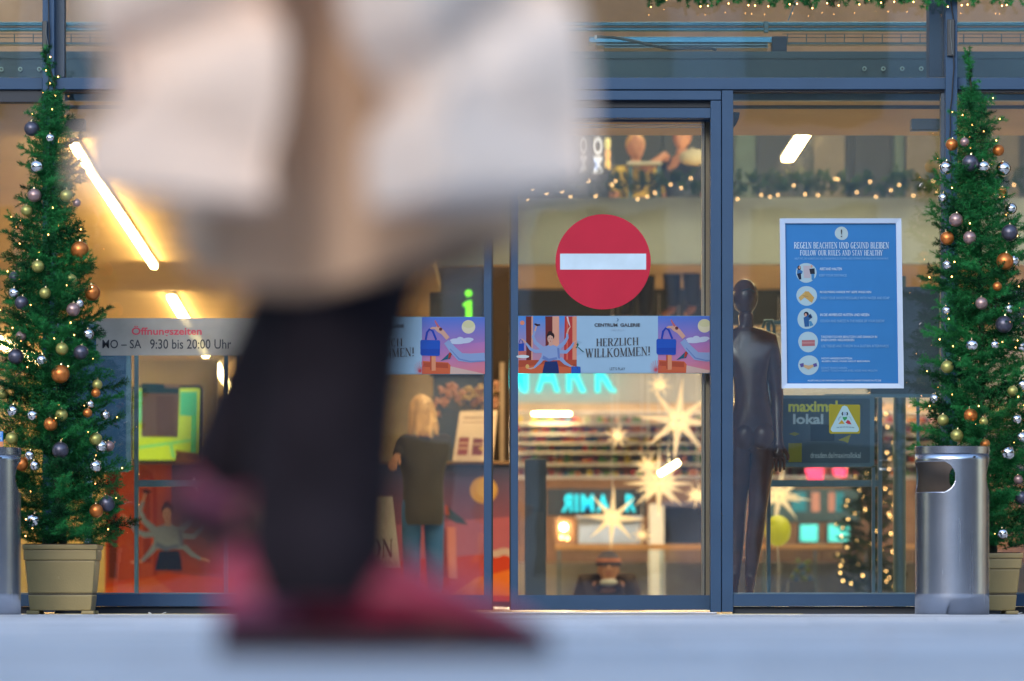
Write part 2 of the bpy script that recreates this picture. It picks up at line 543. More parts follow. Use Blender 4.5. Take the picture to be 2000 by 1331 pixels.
def interior_shell():
    # floor with the well of the escalator left open
    x0, x1, y0, y1 = .10, 1.50, 44.3, 50.0
    f = MB()
    for a, b_ in (((-12, D + .45), (14, y0)), ((-12, y0), (x0, y1)), ((x1, y0), (14, y1)), ((-12, y1), (14, 82))):
        f.add([(a[0], a[1], 0), (b_[0], a[1], 0), (b_[0], b_[1], 0), (a[0], b_[1], 0)], [(0, 1, 2, 3)])
    struct('floor', f, M_FLOORI)
    w_ = MB()
    w_.box((x0 - .1, y0 - .1, -2.6), (x0, y1, -.002)); w_.box((x1, y0 - .1, -2.6), (x1 + .1, y1, -.002))
    w_.box((x0, y0 - .1, -2.6), (x1, y0, -.002)); w_.box((x0, y1, -2.6), (x1, y1 + .1, -.002)); w_.box((x0, y0, -2.7), (x1, y1, -2.6))
    struct('escalator_well_wall', w_, M_PLAST)
    # low ceilings
    c = MB(); c.box((-9, 28.95, 2.65), (-.6, 77, 2.75)); struct('ceiling', c, M_CEIL)
    c = MB(); c.box((-.6, 28.95, 2.65), (12, 31.57, 2.75)); struct('vestibule_ceiling', c, M_CEIL)
    # plenum wall seen through the upper lights, unseen top raised to block hall light
    c = MB(); c.box((-9, 31.40, 2.752), (12, 31.55, 6.598))
    struct('plenum_wall', c, mat('plenum_plaster', lin=(.42, .34, .27), rough=.9))
    # gallery across the hall
    c = MB(); c.box((-.6, 48, 2.92), (12, 48.16, 3.48)); struct('gallery_fascia_wall', c, mat('gallery_fascia', lin=(.23, .30, .34), rough=.6, vary=.05))
    c = MB(); c.box((-.6, 48.162, 2.925), (12, 52, 3.10)); c.box((-.6, 52, 2.925), (12, 75, 3.10)); struct('gallery_ceiling', c, M_CEIL)
    c = MB(); c.box((-.6, 52.0, 2.60), (12, 52.2, 2.924)); struct('gallery_beam_wall', c, mat('dark_bulkhead', lin=(.05, .07, .08), rough=.5))
    # outer walls and roof of the hall
    c = MB(); c.box((-9.2, D + .3, 0), (-9, 77, 6.6)); c.box((12, D + .3, 0), (12.2, 77, 6.6)); c.box((-9, 77, 0), (12, 77.2, 6.6)); c.box((-.75, 47.9, 2.752), (-.6, 77, 6.6)); struct('hall_wall', c, M_PLAST)
    c = MB(); c.box((-9.2, D + .1, 6.6), (12.2, 77.2, 6.8)); struct('hall_roof', c, M_PLAST)
    c = MB(); c.box((-9, 60.5, 0), (-3.12, 60.7, 2.648)); struct('back_wall', c, M_OLIVE)
    c = MB(); c.box((-1.55, 51.5, 0), (-.6, 51.7, 2.648)); c.box((-3.1, 76, 0), (-.6, 76.2, 2.64)); struct('counter_back_wall', c, mat('cream_wall', lin=(.55, .50, .33), rough=.8))
    c = MB(); c.box((-.6, 68, 0), (12, 68.2, 2.92)); struct('shop_back_wall', c, mat('shop_wall', lin=(.55, .50, .42), rough=.8))
interior_shell()

# ---------------------------------------------------------------- the glass front
def facade():
    t = thing('shopping_centre', 'mall entrance front of grey-blue aluminium frames and large glass panes', 'building', (0, D, 0))
    def m(n, *b, Y=D, d=.14, mt=M_FRAME, bev=.002):
        mb = MB()
        for x in b: mb.pbox(*x, Y, d)
        return mb.obj(n, mt, t, bevel=bev)
    X0, X1 = -700, 2700
    m('transom', (X0, 152, 83, 175), d=.15); m('transom', (106, 152, 1847, 175), d=.15); m('transom', (1870, 152, X1, 175), d=.15)
    m('transom_recess', (106, 175.6, 1847, 180), Y=D + .02, d=.1, mt=M_FRAMED)
    m('transom_recess', (X0, 175.6, 83, 200), Y=D + .02, d=.1, mt=M_FRAMED); m('transom_recess', (1870, 175.6, X1, 181), Y=D + .02, d=.1, mt=M_FRAMED)
    m('mullion', (83, -320, 106, 1196), Y=D - .05, d=.2); m('mullion', (1847, -320, 1870, 1196), Y=D - .05, d=.2)
    m('mullion_side', (106.3, -320, 126, 151), Y=D + .03, d=.1, mt=mat('frame_side', lin=(.03, .055, .09), rough=.5))
    m('mullion_side', (1838, 181, 1846.8, 1160), Y=D + .03, d=.1, mt=mat('frame_side', rough=.5))
    m('mullion', (1410, 177, 1432, 1196)); m('mullion', (526, 177, 548, 1196))
    # portal of the sliding door
    m('door_jamb', (1388, 197, 1408.4, 1196)); m('door_jamb', (550, 197, 570, 1196))
    m('door_header', (550, 177.5, 1408.4, 195.4))
    m('door_header_recess', (570, 196, 1388, 211), Y=D + .05, d=.1, mt=M_FRAMED)
    m('door_drive_cover', (570, 211.5, 1388, 231), Y=D + .02, d=.1)
    # inner reveal beside the door, the hall's warm light put into its beige
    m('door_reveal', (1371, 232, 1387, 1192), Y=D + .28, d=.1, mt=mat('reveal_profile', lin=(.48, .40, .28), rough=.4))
    for a, b_ in ((X0, 83), (106, 526), (1432, 1847), (1870, X1)):
        m('bottom_rail', (a, 1161, b_, 1185), Y=D + .005, d=.12)
        m('glazing_bead', (a, 1158, b_, 1160.8), Y=D + .03, d=.1, mt=mat('bead', lin=(.10, .16, .2), rough=.4))
        m('plinth', (a, 1185.5, b_, 1199.5), Y=D + .04, d=.12, mt=M_FRAMED)
    for a, b_ in ((X0, 83), (106, 526), (1432, 1847), (1870, X1)):
        g = MB(); g.pbox(a, 176, b_, 1161, D + .08, .012); g.obj('window_pane', M_GLASS, t)
    for a, b_ in ((X0, 83), (106, 1847), (1870, X1)):
        g = MB(); g.pbox(a, -330, b_, 152, D + .08, .012); g.obj('upper_pane', M_GLASS, t)
    # horizontal inner rails behind the side lights
    for a, b_ in ((1432, 1838), (1872, X1), (126, 526)):
        m('inner_rail', (a, 206, b_, 212), Y=D + .22, d=.05, mt=M_FRAMED)
        m('inner_pelmet', (a, 181, b_, 197), Y=D + .25, d=.05, mt=M_STEEL)
    # upper wall of the building
    m('parapet_wall', (X0, -3500, X1, -331), Y=D - .06, d=.4, mt=mat('facade_cladding', lin=(.3, .31, .33), rough=.6))
    m('pelmet_box', (1815, 0, 1846, 151), Y=D + .12, d=.2, mt=M_FRAME)
    # door leaves
    for nm, xs, (st0, st1), gx in (('r', 1, (998, 1012), (1012, 1376)), ('l', 1, (945, 960), (571, 945))):
        L = bpy.data.objects.new('sliding_door', None); COL.objects.link(L); L.parent = t
        a, b_ = (998, 1387) if nm == 'r' else (571, 960)
        Y = D + .15
        def q(n, *bx, d=.05, mt=M_FRAME, y=Y):
            mb = MB()
            for x in bx: mb.pbox(*x, y, d)
            return mb.obj(n, mt, L, bevel=.0015)
        q('stile', (st0, 232, st1, 1192))
        q('gasket', ((st0 - 3 if nm == 'r' else st1), 232, (st0 if nm == 'r' else st1 + 3), 1192), mt=M_GASKET)
        q('rail', ((st1, 1163, b_, 1192) if nm == 'r' else (a, 1163, st0, 1192)))
        q('top_rail', ((st1, 233, b_, 238) if nm == 'r' else (a, 233, st0, 238)))
        q('edge_line', ((1376, 238, 1378.5, 1163) if nm == 'r' else (571, 238, 574, 1163)), mt=M_GASKET)
        g = MB(); g.pbox(gx[0], 238, gx[1], 1163, Y + .02, .010); g.obj('pane', M_GLASS, L)
        for yy in (243, 248):
            q('guide_line', ((gx[0], yy, gx[1], yy + 2.0)), mt=mat('guide_alu', lin=(.5, .52, .52), rough=.3, metal=.8), y=Y + .06, d=.01)
    return t
facade()

# cables down the mullions, with their cover boxes
def cable(px, label, box):
    t = thing('power_cable', label, 'cable', tuple(P(px, 480, D - .07)))
    mb = MB(); q = random.Random(int(px))
    pts = [P(px + q.uniform(-1, 2.5) + (4 * sin(y / 60)), y, D - .066) for y in range(-320, 470, 30)]
    mb.tube(pts, .0035, 6); mb.obj('cord', M_GASKET, t, smooth=180)
    if box:
        b = MB(); b.pbox(*box, D - .07, .019); b.obj('cover_box', M_DARK, t, bevel=.004)
        b = MB(); b.tube([P(px - 1.5, box[1] + 2, D - .076), P(px - 2, box[1] + 25, D - .078), P(px + 2, box[3] - 4, D - .078)], .0022, 6); b.obj('tie', mat('grey_cable', lin=(.1, .12, .13)), t)
cable(1858, 'black cable running down the post above the tree behind the steel bin', (1850, 38, 1865, 110))
cable(92, 'black cable running down the post above the tree next to the opening-hours notice', (82, 41, 92, 95))

# ---------------------------------------------------------------- services seen through the upper lights
def services():
    for (y, n) in ((48, 'upper'), (58, 'lower')):
        t = thing('pipe', '%s of two straight metal pipes behind the upper glass' % n, 'pipe', tuple(P(1000, y, 30)), 'pipes behind the upper glass')
        mb = MB(); mb.tube([P(-900, y, 30), P(2900, y, 30)], .0125, 12); mb.obj('tube', M_PIPE, t, smooth=40)
        for x in (1330 - 350, 1497, 2160):
            c = MB(); c.pbox(x - 5, y - 6, x + 4, y + 6, 29.975, .05); c.obj('clamp', M_STEEL, t, bevel=.003)
    for a, b_, lab in ((1528, 1846, 'wire cable tray behind the upper glass, ending at the grey box'), (1872, 2500, 'wire cable tray behind the upper glass beyond the right post'), (-500, 560, 'wire cable tray behind the upper glass above the leaning tree')):
        t = thing('cable_tray', lab, 'cable tray', tuple(P(a, 85, 29.4)))
        for y in (67, 74, 84):
            mb = MB(); mb.tube([P(a, y, 29.4), P(b_, y, 29.4)], .0022, 5); mb.obj('wire', M_STEEL, t)
        x = a + 10
        while x < b_:
            mb = MB(); mb.tube([P(x, 66, 29.4), P(x, 85, 29.4)], .0028, 5); mb.obj('rung', M_STEEL, t); x += 37
        mb = MB(); mb.pbox(a, 83, b_, 87, 29.42, .1); mb.obj('base', M_STEEL, t)
    t = thing('cable_duct', 'flat teal duct behind the upper glass, below the pipes', 'duct', tuple(P(1330, 80, 29.3)))
    mb = MB(); mb.pbox(1150, 72, 1510, 84, 29.3, .2); mb.obj('channel', M_PIPE, t, bevel=.004)
    mb = MB(); mb.pbox(1165, 86, 1500, 89, 29.3, .2); mb.pbox(1180, 91, 1500, 94, 29.32, .2); mb.obj('lip', M_STEEL, t)
    t = thing('corrugated_hose', 'dark corrugated hose sagging along the duct behind the upper glass', 'hose', tuple(P(1163, 72, 29.1)))
    mb = MB(); pts = []; rs = []
    ctrl = [(1163, 72), (1200, 74), (1235, 80), (1275, 90), (1310, 96), (1345, 95), (1390, 95), (1400, 99)]
    for i in range(len(ctrl) - 1):
        for k in range(10):
            u = k / 10; x = ctrl[i][0] * (1 - u) + ctrl[i + 1][0] * u; y = ctrl[i][1] * (1 - u) + ctrl[i + 1][1] * u
            pts.append(P(x, y, 29.1)); rs.append(.0085 if k % 2 else .0065)
    mb.tube(pts, rs, 10); mb.obj('hose', mat('hose_rubber', lin=(.03, .07, .09), rough=.4), t, smooth=40)
    mb = MB(); mb.pbox(1161, 69, 1166, 76, 29.08, .02); mb.obj('connector', M_WHITE, t, bevel=.002)
    tag(MB().pbox(1508, 71, 1537, 101, 29.25, .15).obj('junction_box', M_FRAME, None, bevel=.004), 'square grey junction box where the cable tray meets the duct', 'box')
    tag(MB().add([P(1567, -30, 29.2), P(1538, 41, 29.2), P(1540, 41, 29.2), P(1569, -30, 29.2)], [(0, 1, 2, 3)]).obj('hanging_wire', M_STEEL, None), 'thin slanting wire above the pipes behind the upper glass', 'wire')
    c = MB(); c.pbox(-900, 101, 2900, 179, 28.75, .15); c.pbox(-900, 113, 2900, 115, 28.74, .01)
    struct('slab_edge_wall', c, mat('teal_edge_panel', lin=(.018, .085, .13), rough=.35, vary=.2, scale=1.2))
    g = 'round fixings on the slab edge panel'
    n = 0
    for x in (1688, 1725, 1762, 1799):
        n += 1
        t = thing('fixing_disc', ['first', 'second', 'third', 'last'][n - 1] + ' from the door in the row of four pale round fixings under the cable tray', 'fixing', tuple(P(x, 135, 28.73)), g)
        mb = MB(); p = P(x, 135, 28.735)
        mb.tube([p, p - Vector((0, .012, 0))], .0115, 16); mb.obj('disc', mat('pale_disc', lin=(.45, .65, .62), rough=.4), t, smooth=40)
        mb = MB(); mb.tube([p - Vector((0, .012, 0)), p - Vector((0, .018, 0))], .005, 12); mb.obj('screw', M_DARK, t, smooth=40)
    n = 0
    for x in (3, 40, 77):
        n += 1
        t = thing('fixing_disc', ['first', 'middle', 'last'][n - 1] + ' of three pale round fixings beside the top of the leaning tree', 'fixing', tuple(P(x, 136, 28.73)), g)
        mb = MB(); p = P(x, 136, 28.735)
        mb.tube([p, p - Vector((0, .012, 0))], .0115, 16); mb.obj('disc', mat('pale_disc'), t, smooth=40)
        mb = MB(); mb.tube([p - Vector((0, .012, 0)), p - Vector((0, .018, 0))], .005, 12); mb.obj('screw', M_DARK, t, smooth=40)
services()

# door sensors and a loudspeaker on the inner frames
def sensors():
    for x0, x1, lab in ((1780, 1838, 'flat dark closer box under the ceiling beside the tree behind the steel bin'), (126, 165, 'flat dark closer box beside the bright ceiling strip')):
        t = thing('door_closer', lab, 'door closer', tuple(P(x0, 253, D + .3)))
        b = MB(); b.pbox(x0, 232, x1, 254, D + .3, .12); b.obj('housing', mat('closer_grey', lin=(.06, .08, .1), rough=.4), t, bevel=.004)
        b = MB(); b.pbox(x0 + 3, 254.4, x1 - 6, 256, D + .32, .05); b.obj('arm', M_STEEL, t)
    t = thing('loudspeaker', 'small dark wedge loudspeaker high beside the door post', 'loudspeaker', tuple(P(1433, 250, D + .3)))
    b = MB(); A = [P(1432.5, 219, D + .3), P(1445, 220, D + .3), P(1443, 232, D + .3), P(1438, 243, D + .3), P(1432.5, 250, D + .3)]
    b.add(A + [v + Vector((0, .08, 0)) for v in A], [(0, 1, 2, 3, 4), (9, 8, 7, 6, 5)] + [(i, (i + 5), (i + 1) % 5 + 5, (i + 1) % 5) for i in range(5)])
    b.obj('cabinet', M_DARK, t, bevel=.003)
sensors()
# ---------------------------------------------------------------- notices and films on the glass
PRINT = print_mat('printed_film')
PRINT_DULL = print_mat('printed_board', rough=.6, depth=.85)
M_INK = mat('black_ink', lin=(.012, .016, .025), rough=.5)
M_WINK = mat('white_ink', lin=(.40, .52, .62), rough=.5)
M_PINK = mat('faint_white_ink', lin=(.13, .30, .52), rough=.5)

def opening_hours():
    Y = D + .070
    t = thing('opening_hours_notice', 'grey translucent strip on the glass giving the opening hours in red and black', 'notice', tuple(P(340, 695, Y)))
    b = MB(); b.pbox(188, 622, 526, 695, Y + .002, .0012)
    b.obj('film', glass('frosted_film', tint=(.40, .40, .37), haze=.8, hcol=(.40, .375, .33), ior=1.3), t)
    letter('Öffnungszeiten', 257, 637, 394, 659, Y, mat('red_ink', lin=(.45, .03, .06), rough=.5), t, bold=.02)
    letter('MO – SA', 200, 664, 276, 681, Y, M_INK, t, bold=.008)
    letter('9:30 bis 20:00 Uhr', 293, 663, 452, 682, Y, M_INK, t, bold=.008)
opening_hours()

def no_entry():
    Y = D + .166
    c = P(1178, 512, Y); r = 93 / F * Y
    t = thing('no_entry_sign', 'round red no entry sticker with a white bar on the sliding door', 'sign', tuple(c))
    b = MB(); n = 96
    vs_ = [(c.x + r * cos(2 * pi * i / n), Y, c.z + r * sin(2 * pi * i / n)) for i in range(n)]
    vs_ += [(x, y - .001, z) for x, y, z in vs_]
    b.add(vs_, [tuple(range(n)), tuple(reversed(range(n, 2 * n)))] + [(i, (i + 1) % n, n + (i + 1) % n, n + i) for i in range(n)])
    b.obj('disc', mat('sign_red', lin=(.38, .012, .036), rough=.5, spec=.15, vary=.06), t)
    b = MB(); b.pbox(1094, 496, 1262, 527, Y - .0022, .001); b.obj('bar', M_WINK, t)
no_entry()

ORANGE = (222, 108, 70); ORD = (190, 84, 58); PEACH = (240, 176, 150); MAROON = (120, 46, 48); LILAC = (150, 150, 215)
SWEAT = (150, 178, 228); SWEATD = (112, 140, 205); SKIN = (226, 178, 160); NAVY = (22, 52, 118)

def woman(b, Y, m, arms=True):
    """the many-armed woman of the advertisement; m maps drawing units to pixels"""
    def k(pts, c): b.ink([m(x, y) for x, y in pts], Y, c)
    if arms:
        k(band([(300, 410), (230, 350), (205, 290), (225, 230)], [44, 34, 26, 18]), SWEAT)      # raised arm
        k(band([(225, 235), (232, 205), (240, 185)], [16, 12, 12]), SKIN)
        k(band([(220, 165), (245, 178), (275, 175)], [14, 22, 12]), (60, 25, 35))
        k(band([(455, 400), (510, 350), (540, 300), (538, 260)], [44, 34, 26, 20]), SWEAT)
        k(band([(538, 262), (548, 225), (570, 190)], [18, 14, 10]), SKIN)
        k(band([(540, 95), (550, 140), (565, 185)], [16, 14, 8]), (225, 215, 220))
        k(band([(300, 430), (230, 435), (180, 410), (135, 350)], [38, 34, 28, 16]), SWEAT)
        k(band([(137, 352), (118, 330), (92, 312)], [15, 14, 8]), SKIN)
        k(band([(455, 435), (530, 440), (580, 390), (605, 345)], [40, 34, 26, 16]), SWEAT)
        k(band([(603, 347), (630, 330), (672, 325)], [14, 14, 7]), SKIN)
    k([(300, 390), (345, 378), (365, 368), (395, 368), (425, 380), (462, 398), (472, 520), (300, 522), (285, 500)], SWEAT)
    k([(440, 400), (462, 400), (470, 510), (448, 500)], SWEATD)
    if arms:
        k(band([(300, 500), (270, 540), (215, 595)], [38, 30, 16]), SWEAT)
        k(band([(216, 593), (185, 602), (150, 600)], [15, 16, 9]), SKIN)
        k(band([(470, 500), (520, 550), (575, 580)], [38, 30, 16]), SWEAT)
        k(band([(573, 578), (600, 582), (632, 595)], [14, 16, 10]), SKIN)
    k(band([(300, 490), (360, 520), (440, 500)], [34, 30, 22]), SWEATD)
    k([(322, 534), (440, 530), (455, 590), (460, 650), (296, 650), (305, 600)], NAVY)
    k([(362, 345), (395, 345), (400, 372), (378, 382), (355, 374)], SKIN)
    k(ell(376, 285, 38, 40), (42, 24, 34))
    k(ell(372, 250, 20, 14), (42, 24, 34))
    k(ell(374, 312, 28, 42), SKIN)
    k(band([(352, 275), (375, 268), (402, 285)], [18, 14, 12]), (42, 24, 34))
    k(ell(362, 306, 5, 3, 10), (50, 30, 40)); k(ell(388, 306, 5, 3, 10), (50, 30, 40))
    k([(368, 334), (375, 331), (383, 334), (375, 340)], (190, 60, 80))

def door_banner(off, label):
    Y = D + .1475
    t = thing('welcome_banner', label, 'banner', tuple(P(1200 + off[0], 730, Y)))
    dx, dy = off
    b = MB()
    def m(x, y): return (1000 + x / 5 + dx, 600 + y / 5 + dy)
    def k(pts, c): b.ink([m(x, y) for x, y in pts], Y, c)
    b.pbox(1012 + dx, 617.4 + dy, 1405 + dx if dx else 1391, 730 + dy, Y + .0003, .001)
    for i in range(len(b.c)): b.c[i] = (165, 205, 240)
    # left picture: pillars against a dusk sky
    k([(62, 88), (632, 88), (632, 650), (62, 650)], [(70, 150, 235), (80, 160, 240), (235, 150, 130), (225, 150, 160)])
    k(ell(100, 156, 22, 22), (240, 150, 120))
    k([(135, 92), (200, 92), (190, 560), (140, 560)], MAROON)
    k([(190, 92), (205, 92), (200, 555), (188, 555)], PEACH)
    k([(325, 92), (395, 92), (395, 650), (330, 650)], MAROON)
    k([(395, 92), (460, 92), (460, 420), (395, 420)], PEACH)
    k([(515, 92), (590, 92), (590, 560), (505, 560)], (200, 62, 62))
    k([(535, 92), (548, 92), (545, 560), (530, 560)], (235, 110, 90))
    k([(590, 92), (632, 92), (632, 650), (590, 650)], (240, 160, 130))
    k([(62, 430), (140, 430), (140, 500), (62, 510)], (215, 120, 110))
    k(ell(105, 485, 62, 16), (225, 240, 250))
    k([(62, 520), (632, 515), (632, 650), (62, 650)], ORD)
    k([(62, 590), (300, 560), (632, 600), (632, 650), (62, 650)], ORANGE)
    k([(62, 360), (118, 355), (118, 430), (62, 432)], (30, 80, 190))
    k(band([(65, 360), (80, 320), (95, 318), (108, 358)], 6), (25, 60, 150))
    woman(b, Y, m)
    k([(578, 582), (670, 580), (670, 650), (578, 650)], (35, 100, 205))
    k(band([(590, 610), (600, 565), (630, 565), (640, 610)], 5), (80, 70, 90))
    k(ell(150, 582, 18, 22), (240, 190, 110))
    k(band([(622, 400), (650, 380), (640, 350)], [8, 10, 8]), (40, 120, 90))
    k(band([(632, 362), (655, 400), (700, 438)], [10, 12, 12]), (20, 90, 80))
    k([(632, 92), (1425, 92), (1425, 645), (690, 645), (672, 620), (668, 585), (632, 580), (632, 480), (712, 445), (640, 385), (685, 345), (632, 330)], (172, 212, 244))
    # right picture: hand with the blue bag
    k([(1425, 90), (2040, 90), (2040, 645), (1425, 645)], [(80, 130, 230), (85, 130, 225), (225, 130, 160), (235, 150, 165)])
    k([(1425, 400), (2040, 330), (2040, 645), (1425, 645)], [(170, 130, 205), (190, 130, 200), (240, 140, 150), (235, 150, 160)])
    k(ell(1880, 185, 66, 66), [(238, 232, 200)] * 28)
    k(ell(1880, 160, 58, 36), (226, 226, 180))
    for cx, cy, rx, ry in ((1760, 318, 60, 20), (1830, 322, 80, 24), (1800, 305, 34, 22), (1880, 308, 50, 18), (1770, 340, 70, 14)):
        k(ell(cx, cy, rx, ry), (205, 220, 248))
    k([(1700, 570), (2040, 645), (1690, 645)], (225, 195, 185))
    k([(1432, 518), (1680, 532), (1705, 560), (1700, 645), (1425, 645)], ORANGE)
    k([(1440, 530), (1680, 540), (1680, 590), (1440, 575)], ORD)
    k([(1505, 470), (1520, 470), (1520, 612), (1505, 600)], ORD)
    k([(1520, 465), (1560, 465), (1560, 612), (1520, 615)], (240, 160, 120))
    for a in range(0, 360, 24):
        x0, y0 = 1405, 590
        k(band([(x0, y0 + 30), (x0 + 60 * cos(radians(a)), y0 + 70 * sin(radians(a)) - 0)], [5, 3]), (215, 90, 105))
    k([(1605, 520), (1660, 470), (1700, 430), (1735, 430), (1715, 460), (1700, 500), (1655, 505)], (30, 100, 130))
    k([(1690, 440), (1720, 432), (1705, 480), (1680, 500)], (190, 60, 50))
    k(band([(1665, 330), (1720, 400), (1800, 480), (1900, 490), (2040, 480)], [56, 70, 84, 88, 84]), SWEAT)
    k(band([(1700, 400), (1790, 500), (1890, 522), (2040, 518)], [8, 12, 10, 8]), SWEATD)
    k(band([(1680, 300), (1630, 240), (1590, 210), (1555, 195)], [40, 44, 56, 26]), SKIN)
    k(band([(1570, 200), (1530, 195), (1495, 212)], [22, 20, 12]), SKIN)
    k(band([(1590, 190), (1565, 150), (1552, 122)], [20, 16, 10]), (205, 110, 120))
    k(ell(1608, 208, 16, 16), (110, 50, 60))
    k(band([(1462, 312), (1475, 240), (1500, 208), (1530, 225), (1565, 312)], 20), (25, 70, 190))
    k([(1420, 312), (1596, 316), (1604, 330), (1600, 462), (1585, 470), (1420, 465), (1410, 450), (1410, 325)], (28, 92, 205))
    k([(1420, 400), (1600, 400), (1598, 455), (1420, 455)], (22, 78, 190))
    b.obj('film', PRINT, t)
    pass
    Y2 = Y - .0068
    letter('CENTRUM', 1161 + dx, 632 + dy, 1206 + dx, 638.5 + dy, Y2, M_INK, t, bold=.03)
    letter('GALERIE', 1211.5 + dx, 632 + dy, 1250 + dx, 638.5 + dy, Y2, M_INK, t, bold=.03)
    letter('DRESDEN', 1193 + dx, 642 + dy, 1217.5 + dx, 646 + dy, Y2, mat('grey_ink', lin=(.25, .35, .45)), t)
    c = MB(); c.ink(ell(1205.2 + dx, 625 + dy, 2.9, 2.9, 16), Y2, (70, 110, 150), 0); c.ink(ell(1203.8 + dx, 625 + dy, 2.6, 2.6, 16), Y2 - .0003, (172, 212, 244), 0); c.obj('crescent', PRINT, t)
    serif('HERZLICH', 1164.5 + dx, 662 + dy, 1247 + dx, 677 + dy, Y2, M_INK, t, slope=-2.5)
    serif('WILLKOMMEN!', 1144 + dx, 681.5 + dy, 1270 + dx, 698.5 + dy, Y2, M_INK, t, slope=-4.5, curve=1)
    letter("LET'S PLAY", 1191 + dx, 718 + dy, 1221 + dx, 723.5 + dy, Y2, M_INK, t)
door_banner((0, 0), 'HERZLICH WILLKOMMEN banner across the sliding door leaf with the no entry sign')
door_banner((-461, 2), 'HERZLICH WILLKOMMEN banner on the other door leaf, half hidden by the walking person')

def rules_poster():
    Y = D + .045
    c = P(1644, 760, Y)
    t = thing('framed_poster', 'blue health rules poster in a white frame fixed outside on the glass', 'poster', tuple(c))
    # the frame hangs a little askew
    TL, TR, BR, BL = (1523, 427), (1760.5, 427), (1765.5, 759), (1527, 759)
    def q(u, v, Yq=Y):
        x = (TL[0] * (1 - u) + TR[0] * u) * (1 - v) + (BL[0] * (1 - u) + BR[0] * u) * v
        y = TL[1] * (1 - v) + BL[1] * v
        return (x, y)
    W_, H_ = 238.0, 332.0
    bx = 10.5 / W_; by = 9.5 / H_
    for (a, b_, c_, d_) in (((0, 0), (1, 0), (1 - bx, by), (bx, by)), ((1, 0), (1, 1), (1 - bx, 1 - by), (1 - bx, by)), ((1, 1), (0, 1), (bx, 1 - by), (1 - bx, 1 - by)), ((0, 1), (0, 0), (bx, by), (bx, 1 - by))):
        mb = MB()
        F4 = [P(*q(*p), Y - .0) for p in (a, b_, c_, d_)]
        F4[2] = F4[2] + Vector((0, .004, 0)); F4[3] = F4[3] + Vector((0, .004, 0))
        B4 = [Vector((v.x, Y + .022, v.z)) for v in F4]
        mb.add(F4 + B4, [(0, 1, 2, 3), (7, 6, 5, 4), (0, 4, 5, 1), (1, 5, 6, 2), (2, 6, 7, 3), (3, 7, 4, 0)])
        mb.obj('frame', mat('white_frame', lin=(.36, .46, .62), rough=.3, vary=.03), t)
    b = MB()
    Yp = Y + .016
    def m(x, y):  # crop units 989 x 1331 of px 1520..1780 x 420..770
        return (1520 + x / 989 * 260, 420 + y / 1331 * 350)
    b.ink([q(bx * .8, by * .8), q(1 - bx * .8, by * .8), q(1 - bx * .8, 1 - by * .8), q(bx * .8, 1 - by * .8)], Yp, (62, 148, 228), 0)
    def k(pts, c): b.ink([m(x, y) for x, y in pts], Yp, c)
    k(ell(470, 138, 50, 49, wob=.03, seed=2), (200, 228, 240))
    pale = (190, 226, 244)
    for cy, cx, sd_ in ((431, 208, 3), (602, 211, 4), (772, 216, 5), (944, 222, 6), (1117, 226, 7)):
        k(ell(cx, cy, 75, 75, wob=.025, seed=sd_), pale)
    k([(186, 378), (238, 378), (240, 470), (190, 470)], (205, 200, 215))
    k(ell(155, 395, 13, 18), (25, 45, 75)); k(ell(158, 392, 7, 10), SKIN)
    k([(140, 410), (165, 408), (182, 420), (176, 440), (140, 440)], (60, 130, 200)); k([(138, 440), (168, 430), (172, 480), (155, 482)], (20, 45, 80))
    k(ell(247, 384, 8, 11), SKIN); k([(230, 402), (270, 398), (272, 440), (238, 440)], (35, 50, 70)); k([(245, 440), (268, 440), (268, 485), (248, 485)], (70, 150, 215))
    k([(150, 615), (205, 565), (230, 585), (165, 640)], (222, 190, 120)); k([(205, 570), (225, 568), (268, 615), (250, 655), (190, 610)], (214, 178, 104)); k(band([(180, 600), (225, 610)], 5), (190, 150, 90))
    k(ell(208, 738, 19, 18), (30, 45, 75)); k(ell(204, 744, 9, 12), SKIN)
    k([(188, 765), (240, 735), (255, 760), (228, 785), (230, 830), (196, 832)], (45, 105, 170)); k([(222, 760), (236, 738), (252, 770)], (28, 48, 80)); k([(228, 790), (245, 790), (262, 820), (235, 830)], (80, 160, 215))
    k([(175, 932), (272, 930), (272, 974), (176, 976)], (190, 120, 130)); k([(175, 945), (272, 944), (272, 956), (175, 958)], (205, 150, 155))
    k([(158, 1108), (188, 1100), (190, 1128), (168, 1134)], (100, 95, 170)); k([(258, 1108), (284, 1100), (290, 1125), (264, 1132)], (100, 95, 170))
    k([(190, 1112), (225, 1120), (258, 1112), (262, 1130), (225, 1150), (190, 1132)], (222, 190, 150))
    b.obj('print', PRINT, t)
    Yt = Yp - .0056
    def tx(s, x0, y0, x1, y1, mt=M_WINK, bold=0.0):
        a = m(x0, y0); c2 = m(x1, y1)
        letter(s, a[0], a[1], c2[0], c2[1], Yt, mt, t, bold=bold)
    letter('!', *m(464, 108), *m(475, 166), Yt, M_INK, t)
    a = m(118, 205); c2 = m(822, 250); serif('REGELN BEACHTEN UND GESUND BLEIBEN', a[0], a[1], c2[0], c2[1], Yt, M_WINK, t, nib=.15, thin=.07)
    a = m(163, 263); c2 = m(776, 302); serif('FOLLOW OUR RULES AND STAY HEALTHY', a[0], a[1], c2[0], c2[1], Yt, M_WINK, t, nib=.15, thin=.07)
    tx('HELFT MIT, DIE AUSBREITUNG DES CORONAVIRUS ZU STOPPEN. HELP STOPPING THE SPREAD OF CORONAVIRUS.', 122, 318, 820, 334, M_PINK)
    tx('ABSTAND HALTEN', 308, 392, 472, 412); tx('KEEP YOUR DISTANCE', 306, 441, 508, 459, M_PINK)
    tx('REGELMÄßIG HÄNDE MIT SEIFE WASCHEN', 310, 562, 690, 582); tx('WASH YOUR HANDS REGULARLY WITH WATER AND SOAP', 312, 608, 826, 628, M_PINK)
